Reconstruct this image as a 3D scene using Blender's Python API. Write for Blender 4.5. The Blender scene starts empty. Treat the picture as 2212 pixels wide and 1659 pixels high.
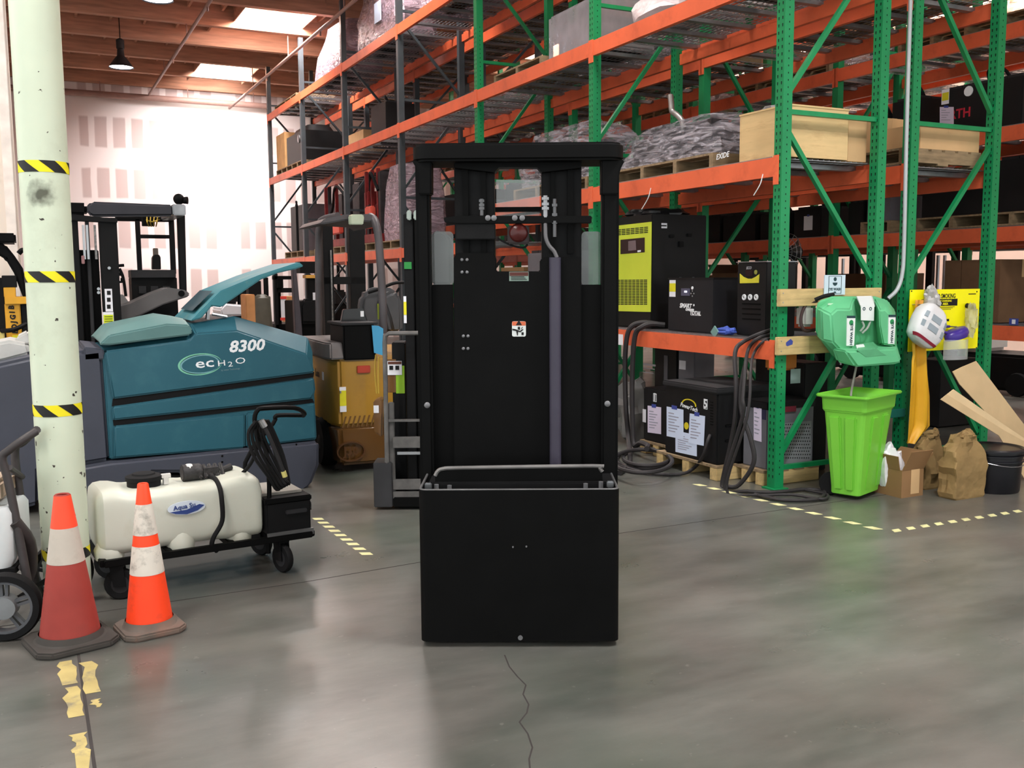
import bpy, bmesh, math, random
from mathutils import Vector, Matrix, noise
random.seed(7)
V = Vector; PI = math.pi
sc = bpy.context.scene
C = sc.collection
# ---------------------------------------------------------------- camera
YAW, PIT, ROL, FL = math.radians(26.445), math.radians(6.195), math.radians(-.411), 2092.
FW = V((math.sin(YAW)*math.cos(PIT), math.cos(YAW)*math.cos(PIT), -math.sin(PIT)))
_r = V((math.cos(YAW), -math.sin(YAW), 0)); _u = _r.cross(FW)
RT = math.cos(ROL)*_r + math.sin(ROL)*_u
UP = -math.sin(ROL)*_r + math.cos(ROL)*_u
CAM = V((-5.007, -5.544, 1.6))
cd = bpy.data.cameras.new('camera'); cam = bpy.data.objects.new('camera', cd); C.objects.link(cam)
cam.matrix_world = Matrix(((RT.x, UP.x, -FW.x, CAM.x), (RT.y, UP.y, -FW.y, CAM.y), (RT.z, UP.z, -FW.z, CAM.z), (0, 0, 0, 1)))
cd.sensor_width = 36; cd.lens = FL/2212*36; cd.clip_end = 200; cd.clip_start = .05
sc.camera = cam
# ---------------------------------------------------------------- world, lights, exposure
w = bpy.data.worlds.new('world'); sc.world = w; w.use_nodes = True
w.node_tree.nodes['Background'].inputs[0].default_value = (.96, 1, 1, 1)
w.node_tree.nodes['Background'].inputs[1].default_value = 1.5
sc.view_settings.view_transform = 'Standard'; sc.view_settings.look = 'None'
sc.view_settings.gamma = 1; sc.view_settings.use_curve_mapping = False
sc.view_settings.exposure = 0.18
sc.cycles.max_bounces = 6; sc.cycles.diffuse_bounces = 3; sc.cycles.glossy_bounces = 3
sc.cycles.transparent_max_bounces = 10; sc.cycles.use_denoising = True
sc.cycles.sample_clamp_indirect = 6
CEIL = 6.75; WALLY = 20.3
SKY = [(-.6, 18.5), (-.6, 13.1), (-.6, 7.4), (-.6, 1.7), (-.6, -4.0), (-7.2, 13.1), (-7.2, 1.7), (-7.2, -4.0), (5.6, 13.1), (5.6, 7.4), (5.6, 1.7), (5.6, -4.0), (11.2, 13.1), (11.2, 7.4), (11.2, 1.7)]  # first two in view; rest unseen, last three added to brighten the right wall
def area(name, loc, sx, sy, power, col=(1, 1, 1), spread=PI):
    l = bpy.data.lights.new(name, 'AREA'); l.shape = 'RECTANGLE'; l.size = sx; l.size_y = sy; l.energy = power; l.color = col; l.spread = spread
    o = bpy.data.objects.new(name, l); o.location = loc; C.objects.link(o); return o
for i, (x, y) in enumerate(SKY):
    near_wall = i == 0
    sl = area('skylight_and_fill_light', (x, y, CEIL-.03), 1.2, 2.1, 560 if near_wall else 480 if i == 1 else 420 if x > 11 else 200, (1, .95, .95) if i < 2 else (1, 1, .98), 2.1 if near_wall else PI)
    if near_wall: sl.rotation_euler.x = .72      # daylight slanting in towards the white wall
# ---------------------------------------------------------------- pixels of the photograph to points
def ray(px, py): return FW + RT*((px-1106)/FL) - UP*((py-829.5)/FL)
def at(px, py, ax, val):
    d = ray(px, py); return CAM + d*((val-CAM[ax])/d[ax])
def G(px, py, z=0): return at(px, py, 2, z)
class Fr:                                   # a thing's own frame: origin and turn about z
    def __init__(s, x, y, rz=0, z=0): s.o = V((x, y, z)); s.rz = rz; s.R = Matrix.Rotation(-rz, 3, 'Z')
    def l(s, p): return s.R @ (V(p)-s.o)
    def at(s, px, py, ax, val):
        c = s.R @ (CAM-s.o); d = s.R @ ray(px, py); return c + d*((val-c[ax])/d[ax])
    def y(s, px, py, v=0): p = s.at(px, py, 1, v); return (p.x, p.z)
    def x(s, px, py, v=0): p = s.at(px, py, 0, v); return (p.y, p.z)
    def g(s, px, py, z=0): p = s.at(px, py, 2, z-s.o.z if False else z); return (p.x, p.y)
    def poly(s, pts, v=0): return [s.y(a, b, v) for a, b in pts]
    def polx(s, pts, v=0): return [s.x(a, b, v) for a, b in pts]
    def rect(s, x0, y0, x1, y1, v=0):       # pixel box on the plane local y=v -> x0,x1,z0,z1
        a = s.y(x0, (y0+y1)/2, v); b = s.y(x1, (y0+y1)/2, v); c = s.y((x0+x1)/2, y0, v); d = s.y((x0+x1)/2, y1, v)
        return a[0], b[0], d[1], c[1]
    def rectx(s, x0, y0, x1, y1, v=0):      # same on local x=v -> y0,y1,z0,z1
        a = s.x(x0, (y0+y1)/2, v); b = s.x(x1, (y0+y1)/2, v); c = s.x((x0+x1)/2, y0, v); d = s.x((x0+x1)/2, y1, v)
        return a[0], b[0], d[1], c[1]
# ---------------------------------------------------------------- materials
def lin(c):
    return tuple((v/12.92 if v <= .04045 else ((v+.055)/1.055)**2.4) for v in [x/255 for x in c]) + (1,)
MC = {}
def mat(name, col, rough=.5, metal=0, var=.12, vs=6, bump=0, bs=40, dirt=None, dirt_amt=.4, ds=3, coat=0, alpha=1, trans=0, emit=0, stretch=None, spec=.35):
    if name in MC: return MC[name]
    m = bpy.data.materials.new(name); m.use_nodes = True; N = m.node_tree.nodes; L = m.node_tree.links
    b = N['Principled BSDF']; c = lin(col)
    b.inputs['Roughness'].default_value = rough; b.inputs['Metallic'].default_value = metal
    b.inputs['Alpha'].default_value = alpha; b.inputs['Transmission Weight'].default_value = trans
    b.inputs['Coat Weight'].default_value = coat; b.inputs['Specular IOR Level'].default_value = spec
    b.inputs['Base Color'].default_value = c
    if emit:
        b.inputs['Emission Color'].default_value = c; b.inputs['Emission Strength'].default_value = emit
    if var or dirt:
        tc = N.new('ShaderNodeTexCoord'); mp = N.new('ShaderNodeMapping'); L.new(tc.outputs['Object'], mp.inputs[0])
        if stretch: mp.inputs['Scale'].default_value = stretch
        n = N.new('ShaderNodeTexNoise'); n.inputs['Scale'].default_value = vs; n.inputs['Detail'].default_value = 5; L.new(mp.outputs[0], n.inputs[0])
        r = N.new('ShaderNodeValToRGB'); r.color_ramp.elements[0].position = .3; r.color_ramp.elements[1].position = .7
        r.color_ramp.elements[0].color = tuple(v*(1-var) for v in c[:3]) + (1,)
        r.color_ramp.elements[1].color = tuple(min(1, v*(1+var)) for v in c[:3]) + (1,)
        L.new(n.outputs[0], r.inputs[0]); out = r.outputs[0]
        if dirt:
            n2 = N.new('ShaderNodeTexNoise'); n2.inputs['Scale'].default_value = ds; n2.inputs['Detail'].default_value = 8; n2.inputs['Roughness'].default_value = .65; L.new(mp.outputs[0], n2.inputs[0])
            r2 = N.new('ShaderNodeValToRGB'); r2.color_ramp.elements[0].position = .52; r2.color_ramp.elements[1].position = .72
            r2.color_ramp.elements[0].color = (0, 0, 0, 1); r2.color_ramp.elements[1].color = (dirt_amt,)*3 + (1,)
            L.new(n2.outputs[0], r2.inputs[0])
            mx = N.new('ShaderNodeMix'); mx.data_type = 'RGBA'; mx.inputs[7].default_value = lin(dirt); L.new(r2.outputs[0], mx.inputs[0]); L.new(out, mx.inputs[6]); out = mx.outputs[2]
        L.new(out, b.inputs['Base Color'])
    if bump:
        tc = N.new('ShaderNodeTexCoord'); n = N.new('ShaderNodeTexNoise'); n.inputs['Scale'].default_value = bs; L.new(tc.outputs['Object'], n.inputs[0])
        bp = N.new('ShaderNodeBump'); bp.inputs['Strength'].default_value = bump; bp.inputs['Distance'].default_value = .02; L.new(n.outputs[0], bp.inputs['Height']); L.new(bp.outputs[0], b.inputs['Normal'])
    MC[name] = m; return m
# ---------------------------------------------------------------- mesh builder
class MB:
    def __init__(s, M=None): s.v = []; s.f = []; s.m = []; s.M = M; s.mi = 0
    def add(s, vs, fs):
        k = len(s.v)
        for p in vs: s.v.append(tuple(s.M @ V(p)) if s.M is not None else tuple(p))
        for f in fs: s.f.append([i+k for i in f]); s.m.append(s.mi)
        return s
    def bx(s, x0, x1, y0, y1, z0, z1):
        if x0 > x1: x0, x1 = x1, x0
        if y0 > y1: y0, y1 = y1, y0
        if z0 > z1: z0, z1 = z1, z0
        return s.add([(x0, y0, z0), (x1, y0, z0), (x1, y1, z0), (x0, y1, z0), (x0, y0, z1), (x1, y0, z1), (x1, y1, z1), (x0, y1, z1)],
                     [(3, 2, 1, 0), (4, 5, 6, 7), (0, 1, 5, 4), (1, 2, 6, 5), (2, 3, 7, 6), (3, 0, 4, 7)])
    def box(s, c, d, R=None):
        vs = [V((x*d[0]/2, y*d[1]/2, z*d[2]/2)) for z in (-1, 1) for x, y in ((-1, -1), (1, -1), (1, 1), (-1, 1))]
        vs = [(R @ p if R is not None else p) + V(c) for p in vs]
        return s.add(vs, [(3, 2, 1, 0), (4, 5, 6, 7), (0, 1, 5, 4), (1, 2, 6, 5), (2, 3, 7, 6), (3, 0, 4, 7)])
    def bar(s, p, q, w, h, up=(0, 0, 1)):
        p, q = V(p), V(q); d = (q-p); L = d.length; d.normalize(); u = V(up)
        if abs(d.dot(u)) > .99: u = V((0, 1, 0))
        x = d.cross(u).normalized(); u = x.cross(d)
        return s.box((p+q)/2, (w, L, h), Matrix((x, d, u)).transposed())
    def prism(s, poly, d0, d1, ax='y'):
        n = len(poly)
        if ax == 'y': f = lambda a, b, d: (a, d, b)
        elif ax == 'x': f = lambda a, b, d: (d, a, b)
        else: f = lambda a, b, d: (a, b, d)
        return s.add([f(a, b, d0) for a, b in poly] + [f(a, b, d1) for a, b in poly],
                     [list(range(n)), list(range(2*n-1, n-1, -1))] + [(i, i+n, (i+1) % n+n, (i+1) % n) for i in range(n)])
    def cyl(s, p, q, r, r2=None, n=14, caps=True):
        p, q = V(p), V(q); r2 = r if r2 is None else r2; d = (q-p).normalized()
        u = V((0, 0, 1)) if abs(d.z) < .9 else V((1, 0, 0)); x = d.cross(u).normalized(); y = d.cross(x)
        vs = [p + x*math.cos(2*PI*i/n)*r + y*math.sin(2*PI*i/n)*r for i in range(n)] + [q + x*math.cos(2*PI*i/n)*r2 + y*math.sin(2*PI*i/n)*r2 for i in range(n)]
        fs = [(i, (i+1) % n, (i+1) % n+n, i+n) for i in range(n)]
        if caps: fs += [list(range(n-1, -1, -1)), list(range(n, 2*n))]
        return s.add(vs, fs)
    def rings(s, rs, caps=True, closed=False):
        n = len(rs[0]); k = len(rs); vs = [p for r in rs for p in r]; fs = []
        for j in range(k if closed else k-1):
            a = j*n; b = ((j+1) % k)*n
            fs += [(a+i, a+(i+1) % n, b+(i+1) % n, b+i) for i in range(n)]
        if caps and not closed: fs += [list(range(n-1, -1, -1)), list(range((k-1)*n, k*n))]
        return s.add(vs, fs)
    def tube(s, pts, r, n=8, closed=False, smooth=0):
        pts = [V(p) for p in pts]
        if smooth: pts = spline(pts, smooth, closed)
        rs = []; k = len(pts); x = None
        for i in range(k):
            a = pts[(i-1) % k] if closed or i else pts[i]; b = pts[(i+1) % k] if closed or i < k-1 else pts[i]
            d = (b-a).normalized()
            if x is None: x = d.orthogonal().normalized()
            else:
                x = x - d*x.dot(d); x = x.normalized() if x.length > 1e-6 else d.orthogonal().normalized()
            y = d.cross(x); rr = r[i] if isinstance(r, list) else r
            rs.append([pts[i] + x*math.cos(2*PI*j/n)*rr + y*math.sin(2*PI*j/n)*rr for j in range(n)])
        return s.rings(rs, True, closed)
    def lathe(s, prof, c=(0, 0, 0), n=24, ax='z', caps=True):
        rs = []
        for r, z in prof:
            ring = []
            for i in range(n):
                a = 2*PI*i/n; x, y = r*math.cos(a), r*math.sin(a)
                p = (x, y, z) if ax == 'z' else ((z, x, y) if ax == 'x' else (y, z, x))
                ring.append((p[0]+c[0], p[1]+c[1], p[2]+c[2]))
            rs.append(ring)
        return s.rings(rs, caps)
    def ball(s, c, r, n=12, m=8):
        if not hasattr(r, '__len__'): r = (r, r, r)
        rs = []
        for j in range(m+1):
            t = -PI/2*.98 + PI*.98*j/m
            rs.append([(c[0]+r[0]*math.cos(t)*math.cos(2*PI*i/n), c[1]+r[1]*math.cos(t)*math.sin(2*PI*i/n), c[2]+r[2]*math.sin(t)) for i in range(n)])
        return s.rings(rs)
    def sheet(s, rows, th=.003):                # grid of points -> thin two-sided sheet
        n = len(rows[0]); m = len(rows); P = [[V(p) for p in r] for r in rows]; top = []; bot = []
        for j in range(m):
            for i in range(n):
                a = P[j][min(i+1, n-1)]-P[j][max(i-1, 0)]; b = P[min(j+1, m-1)][i]-P[max(j-1, 0)][i]; nn = a.cross(b)
                nn = nn.normalized() if nn.length > 1e-9 else V((0, 0, 1))
                top.append(P[j][i]+nn*th/2); bot.append(P[j][i]-nn*th/2)
        N = n*m; fs = []
        for j in range(m-1):
            for i in range(n-1):
                a = j*n+i; fs += [(a, a+1, a+n+1, a+n), (N+a, N+a+n, N+a+n+1, N+a+1)]
        edge = [i for i in range(n)] + [j*n+n-1 for j in range(1, m)] + [(m-1)*n+i for i in range(n-2, -1, -1)] + [j*n for j in range(m-2, 0, -1)]
        fs += [(edge[k], N+edge[k], N+edge[(k+1) % len(edge)], edge[(k+1) % len(edge)]) for k in range(len(edge))]
        return s.add(top+bot, fs)
    def build(s, name, mats, parent=None, bevel=0, seg=2, smooth=40, sub=0, fix=True):
        me = bpy.data.meshes.new(name)
        bm = bmesh.new(); vs = [bm.verts.new(p) for p in s.v]
        for f, mi in zip(s.f, s.m):
            try: nf = bm.faces.new([vs[i] for i in f]); nf.material_index = mi
            except ValueError: pass
        if fix: bmesh.ops.recalc_face_normals(bm, faces=bm.faces[:])
        if bevel:
            es = [e for e in bm.edges if len(e.link_faces) == 2 and e.calc_face_angle(0) > math.radians(28)]
            bmesh.ops.bevel(bm, geom=es, offset=bevel, segments=seg, affect='EDGES', clamp_overlap=True)
        bm.to_mesh(me); bm.free()
        for m in (mats if isinstance(mats, (list, tuple)) else [mats]): me.materials.append(m)
        if smooth:
            me.polygons.foreach_set('use_smooth', [True]*len(me.polygons)); me.set_sharp_from_angle(angle=math.radians(smooth))
        o = bpy.data.objects.new(name, me); C.objects.link(o)
        if parent is not None: o.parent = parent
        if sub:
            md = o.modifiers.new('smooth', 'SUBSURF'); md.levels = sub; md.render_levels = sub
        return o
def spline(P, k, closed=False):
    P = [V(p) for p in P]; n = len(P); out = []
    for i in range(n if closed else n-1):
        p0 = P[(i-1) % n] if closed or i else P[0]*2-P[1]; p1 = P[i]; p2 = P[(i+1) % n]; p3 = P[(i+2) % n] if closed or i < n-2 else P[n-1]*2-P[n-2]
        for j in range(k):
            t = j/k; out.append(.5*((2*p1)+(-p0+p2)*t+(2*p0-5*p1+4*p2-p3)*t*t+(-p0+3*p1-3*p2+p3)*t**3))
    if not closed: out.append(P[-1])
    return out
def rrect(x0, x1, y0, y1, r, n=4):
    out = []
    for cx, cy, a in ((x1-r, y0+r, -PI/2), (x1-r, y1-r, 0), (x0+r, y1-r, PI/2), (x0+r, y0+r, PI)):
        out += [(cx+r*math.cos(a+PI/2*i/n), cy+r*math.sin(a+PI/2*i/n)) for i in range(n+1)]
    return out
def ell(cx, cy, rx, ry, n=20): return [(cx+rx*math.cos(2*PI*i/n), cy+ry*math.sin(2*PI*i/n)) for i in range(n)]
def tag(o, label=None, cat=None, group=None, kind=None):
    for k, v in (('label', label), ('category', cat), ('group', group), ('kind', kind)):
        if v: o[k] = v
    return o
def thing(name, label, cat, fr=None, group=None, loc=None, rz=0):
    o = bpy.data.objects.new(name, None); C.objects.link(o); o.empty_display_size = .1
    if fr is not None: o.location = fr.o; o.rotation_euler.z = fr.rz
    else: o.location = loc or (0, 0, 0); o.rotation_euler.z = rz
    return tag(o, label, cat, group)
def pivot(name, parent): o = bpy.data.objects.new(name, None); C.objects.link(o); o.parent = parent; return o
def dup(o, parent=None):
    c = o.copy(); C.objects.link(c)
    if parent is not None: c.parent = parent
    for ch in list(o.children): dup(ch, c)
    return c
def text(body, parent, m, size, loc, face='-y', rot=0, ext=.0008, bold=0, shear=0, sx=1, name='lettering', align='CENTER', space=1):
    cu = bpy.data.curves.new(name, 'FONT'); cu.body = body; cu.size = size; cu.extrude = ext; cu.offset = bold; cu.shear = shear
    cu.align_x = align; cu.align_y = 'CENTER'; cu.resolution_u = 2; cu.space_character = space
    t = bpy.data.objects.new('tmp', cu); me = bpy.data.meshes.new_from_object(t); bpy.data.objects.remove(t); bpy.data.curves.remove(cu)
    me.materials.clear(); me.materials.append(m); me.name = name
    o = bpy.data.objects.new(name, me); C.objects.link(o); o.parent = parent
    R = {'-y': Matrix(((1, 0, 0), (0, 0, -1), (0, 1, 0))), 'y': Matrix(((-1, 0, 0), (0, 0, 1), (0, 1, 0))), '-x': Matrix(((0, 0, -1), (-1, 0, 0), (0, 1, 0))), 'x': Matrix(((0, 0, 1), (1, 0, 0), (0, 1, 0))), 'z': Matrix.Identity(3)}[face]
    o.matrix_local = Matrix.Translation(loc) @ (R @ Matrix.Rotation(rot, 3, 'Z') @ Matrix.Diagonal((sx, 1, 1))).to_4x4()
    return o
# shared materials
ORG = mat('orange_paint', (226, 104, 66), .42, var=.1, vs=3, dirt=(120, 45, 30), dirt_amt=.3, ds=5)
GRN = mat('green_paint', (21, 132, 78), .38, var=.1, vs=4, dirt=(8, 70, 40), dirt_amt=.3)
SLT = mat('slate_paint', (60, 67, 71), .5, var=.15)
GLV = mat('galvanised_steel', (150, 152, 155), .38, .7, var=.15, vs=12)
BLK = mat('black_paint', (8, 8, 8), .55, var=.2, spec=.1)
BLK2 = mat('black_powder_coat', (15, 15, 16), .6, var=.2, bump=.08, bs=300, spec=.18)
DRK = mat('dark_grey_plastic', (36, 36, 38), .6, var=.2)
RUB = mat('black_rubber', (20, 20, 21), .75, var=.25, spec=.2)
STL = mat('bare_steel', (170, 172, 175), .3, .9, var=.1)
WHT = mat('white_paper', (232, 233, 238), .8, var=.03)
INK = mat('black_ink', (20, 20, 22), .7, var=0)
WIN = mat('white_print', (235, 238, 240), .6, var=0)
WOOD = mat('pine_wood', (196, 170, 118), .75, var=.2, vs=5, stretch=(1, 6, 6), dirt=(120, 95, 60), dirt_amt=.4, ds=2)
PAL = mat('weathered_pallet_wood', (138, 118, 90), .85, var=.3, vs=6, stretch=(1, 5, 5))
CARD = mat('brown_cardboard', (140, 106, 70), .85, var=.08, vs=4)
CARDL = mat('light_cardboard', (204, 168, 122), .85, var=.08, vs=4)
BLUT = mat('blue_masking_tape', (62, 74, 150), .7, var=.05)
YEL = mat('yellow_paint', (226, 170, 40), .5, var=.1, dirt=(120, 80, 30), dirt_amt=.35)
def film_mat(name, col, lo, hi, st=(1.5, 1.5, 7)):
    m = mat(name, col, .16, var=.1, vs=6, spec=.9); N = m.node_tree.nodes; L = m.node_tree.links; b = N['Principled BSDF']
    tc = N.new('ShaderNodeTexCoord'); mp = N.new('ShaderNodeMapping'); mp.inputs['Scale'].default_value = st; mp.inputs['Rotation'].default_value = (.35, .3, .2); L.new(tc.outputs['Object'], mp.inputs[0])
    n = N.new('ShaderNodeTexNoise'); n.inputs['Scale'].default_value = 3.2; n.inputs['Detail'].default_value = 6; n.inputs['Distortion'].default_value = 1.2; L.new(mp.outputs[0], n.inputs[0])
    r = N.new('ShaderNodeMapRange'); r.inputs[1].default_value = .38; r.inputs[2].default_value = .66; r.inputs[3].default_value = lo; r.inputs[4].default_value = hi; L.new(n.outputs[0], r.inputs[0]); L.new(r.outputs[0], b.inputs['Alpha'])
    bp = N.new('ShaderNodeBump'); bp.inputs['Strength'].default_value = 1; bp.inputs['Distance'].default_value = .05; L.new(n.outputs[0], bp.inputs['Height']); L.new(bp.outputs[0], b.inputs['Normal']); return m
WRAP = film_mat('stretch_wrap_film', (186, 180, 188), .1, .75)
LILAC = film_mat('lilac_wrap', (176, 152, 164), .55, .98, (2, 2, 5))
BOLT = mat('dull_bolt', (120, 120, 122), .5, .5, var=.15)
CLEAR = mat('clear_acrylic', (225, 230, 230), .08, var=0, alpha=.22, spec=.8)
# ================================================================ the room
def struct(name, mb, m, **k): return tag(mb.build(name, m, **k), kind='structure')
def floor_mat():
    m = bpy.data.materials.new('sealed_concrete'); m.use_nodes = True; N = m.node_tree.nodes; L = m.node_tree.links; b = N['Principled BSDF']
    tc = N.new('ShaderNodeTexCoord')
    def noi(sc_, det, ro, stretch=None):
        mp = N.new('ShaderNodeMapping'); L.new(tc.outputs['Object'], mp.inputs[0])
        if stretch: mp.inputs['Scale'].default_value = stretch; mp.inputs['Rotation'].default_value = (0, 0, .5)
        n = N.new('ShaderNodeTexNoise'); n.inputs['Scale'].default_value = sc_; n.inputs['Detail'].default_value = det; n.inputs['Roughness'].default_value = ro; L.new(mp.outputs[0], n.inputs[0]); return n.outputs[0]
    def ramp(src, a, b_, c0, c1):
        r = N.new('ShaderNodeValToRGB'); r.color_ramp.elements[0].position = a; r.color_ramp.elements[1].position = b_; r.color_ramp.elements[0].color = c0; r.color_ramp.elements[1].color = c1; L.new(src, r.inputs[0]); return r.outputs[0]
    def mix(f, a, b_, mode='MIX'):
        x = N.new('ShaderNodeMix'); x.data_type = 'RGBA'; x.blend_type = mode
        if isinstance(f, float): x.inputs[0].default_value = f
        else: L.new(f, x.inputs[0])
        for i, s in ((6, a), (7, b_)):
            if isinstance(s, tuple): x.inputs[i].default_value = s
            else: L.new(s, x.inputs[i])
        return x.outputs[2]
    base = ramp(noi(1.5, 8, .66, (.45, 1.3, 1)), .36, .64, lin((71, 73, 68)), lin((103, 103, 97)))
    pur = ramp(noi(.55, 4, .6), .45, .7, (0, 0, 0, 1), (.5, .5, .5, 1))
    c = mix(pur, base, lin((96, 82, 78)))
    grn = ramp(noi(.8, 4, .5), .5, .72, (0, 0, 0, 1), (.55, .55, .55, 1))
    c = mix(grn, c, lin((60, 74, 62)))
    st = ramp(noi(3.2, 8, .7, (.45, 1.4, 1)), .56, .76, (0, 0, 0, 1), (.5, .5, .5, 1))
    c = mix(st, c, lin((62, 58, 53)))
    sp = ramp(noi(26, 2, .5), .7, .74, (0, 0, 0, 1), (.35, .35, .35, 1))
    c = mix(sp, c, lin((125, 123, 116)))
    L.new(c, b.inputs['Base Color'])
    rr = N.new('ShaderNodeMapRange'); rr.inputs[3].default_value = .2; rr.inputs[4].default_value = .42; L.new(noi(2.3, 5, .6), rr.inputs[0]); L.new(rr.outputs[0], b.inputs['Roughness'])
    bp = N.new('ShaderNodeBump'); bp.inputs['Strength'].default_value = .06; bp.inputs['Distance'].default_value = .01; L.new(noi(9, 4, .5), bp.inputs['Height']); L.new(bp.outputs[0], b.inputs['Normal'])
    b.inputs['Specular IOR Level'].default_value = .55
    return m
FLM = floor_mat()
fl = struct('floor', MB().bx(-10, 13, -12, WALLY, -.2, 0), FLM)
JT = mat('joint_filler', (52, 48, 46), .9, var=.2)
def strip(name, pts, w, m, parent, z=.0006):        # thin line lying on the floor
    mb = MB()
    for a, b in zip(pts[:-1], pts[1:]):
        d = (V(b)-V(a)).normalized(); n = V((-d.y, d.x, 0))*w/2
        mb.add([V(a)-n+V((0, 0, z)), V(b)-n+V((0, 0, z)), V(b)+n+V((0, 0, z)), V(a)+n+V((0, 0, z))], [(0, 1, 2, 3)])
    return mb.build(name, m, parent, smooth=0)
strip('expansion_joint', [(-4.895, -1.0, 0), (-4.88, -12, 0)], .012, JT, fl)
jx = G(660, 1257); jy = G(905, 1215)
strip('expansion_joint', [(-9, jx.y+(jx.x+9)*0, 0), jx, jy, (4, jy.y, 0)], .010, JT, fl)
ck = [G(*p) for p in ((1090, 1415), (1100, 1440), (1118, 1462), (1136, 1480), (1130, 1500), (1142, 1522), (1138, 1540), (1122, 1560), (1140, 1585), (1150, 1615), (1143, 1640), (1148, 1700))]
strip('floor_crack', ck, .006, JT, fl)
TAPE = mat('faded_yellow_tape', (206, 203, 150), .6, var=.1, dirt=(140, 135, 100), dirt_amt=.7, ds=14)
PNT = mat('worn_yellow_floor_paint', (172, 156, 100), .6, var=.2, dirt=(108, 106, 96), dirt_amt=1, ds=9)
def tape_line(p0, p1, n, w=.05, duty=.5, skew=.03, z=.001):
    p0, p1 = V((p0[0], p0[1], 0)), V((p1[0], p1[1], 0)); d = p1-p0
    q = V((-d.y, d.x, 0)).normalized()*w/2; e = d.normalized()*skew
    for i in range(n):
        a = p0+d*(i/n); b = p0+d*((i+duty)/n)
        MB().add([a-q+V((0, 0, z)), b-q+V((0, 0, z)), b+q+e+V((0, 0, z)), a+q+e+V((0, 0, z))], [(0, 1, 2, 3)]).build('tape_stripe', TAPE, fl, smooth=0)
tape_line(G(1500, 1045), G(1915, 1148), 11, .055, .55)
tape_line(G(1925, 1148), G(2215, 1102), 10, .055, .5)
tape_line(G(683, 1118), G(800, 1203), 9, .06, .5)
for a, b, x, w in ((-1.15, -1.42, -.05, .055), (-1.2, -1.55, .03, .05), (-1.45, -1.75, -.045, .05), (-1.9, -2.05, -.04, .05), (-2.05, -2.9, -.035, .05), (-1.62, -1.7, .035, .03)):
    pts = [(-4.89+x+random.uniform(-.008, .008), a+(b-a)*i/6, .001) for i in range(7)]
    MB().sheet([[(p[0]-w/2+random.uniform(-.01, .01), p[1], .001) for p in pts], [(p[0]+w/2+random.uniform(-.01, .01), p[1], .001) for p in pts]], .0006).build('worn_paint_patch', PNT, fl, smooth=0)
# walls -------------------------------------------------------------
def drywall():
    m = bpy.data.materials.new('taped_drywall'); m.use_nodes = True; N = m.node_tree.nodes; L = m.node_tree.links; b = N['Principled BSDF']
    tc = N.new('ShaderNodeTexCoord'); sx = N.new('ShaderNodeSeparateXYZ'); L.new(tc.outputs['Object'], sx.inputs[0])
    n = N.new('ShaderNodeTexNoise'); n.inputs['Scale'].default_value = 1.3; L.new(tc.outputs['Object'], n.inputs[0])
    def mth(op, a, b_=None):
        x = N.new('ShaderNodeMath'); x.operation = op
        for i, s in ((0, a), (1, b_)):
            if s is None: continue
            if isinstance(s, (int, float)): x.inputs[i].default_value = s
            else: L.new(s, x.inputs[i])
        return x.outputs[0]
    def band(src, per, duty, soft, wob):
        f = mth('FRACT', mth('ADD', mth('DIVIDE', src, per), mth('MULTIPLY', n.outputs[0], wob)))
        r = N.new('ShaderNodeValToRGB'); e = r.color_ramp.elements; e[0].position = 0; e[0].color = (0, 0, 0, 1); e[1].position = soft; e[1].color = (1, 1, 1, 1)
        x = e.new(duty-soft); x.color = (1, 1, 1, 1); x = e.new(duty); x.color = (0, 0, 0, 1); L.new(f, r.inputs[0]); return r.outputs[0]
    cells = mth('MULTIPLY', band(sx.outputs[0], .415, .72, .06, .15), band(sx.outputs[2], 1.22, .62, .04, .08))
    cells = mth('MULTIPLY', cells, band(sx.outputs[0], 3.7, .86, .01, 0))
    mx = N.new('ShaderNodeMix'); mx.data_type = 'RGBA'; L.new(cells, mx.inputs[0]); mx.inputs[6].default_value = lin((232, 220, 216)); mx.inputs[7].default_value = lin((196, 176, 171)); L.new(mx.outputs[2], b.inputs['Base Color'])
    b.inputs['Roughness'].default_value = .85
    return m
DW = drywall()
wb = struct('wall_back', MB().bx(-10, 13, WALLY, WALLY+.2, 0, CEIL+.3), DW)
PEACH = mat('peach_wall_paint', (236, 206, 190), .85, var=.05, vs=1)
struct('wall_right', MB().bx(12.8, 13, -12, WALLY, 0, CEIL+.3), PEACH)
struct('wall_left', MB().bx(-10, -9.8, 4, WALLY, 0, CEIL+.3), PEACH)
# white corner partition just beyond the column
pA = at(42, 500, 1, 5.2)
wl = struct('wall_partition', MB().bx(pA.x-1.6, pA.x, 5.2, 5.35, 0, 5.6), mat('cream_wall_paint', (236, 222, 208), .8, var=.05, vs=2, dirt=(190, 170, 150), dirt_amt=.4))
MB().bx(pA.x-.11, pA.x-.02, 5.165, 5.2, 0, 5.6).build('corner_trim', mat('white_trim', (240, 230, 220), .6), wl, bevel=.006)
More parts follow.
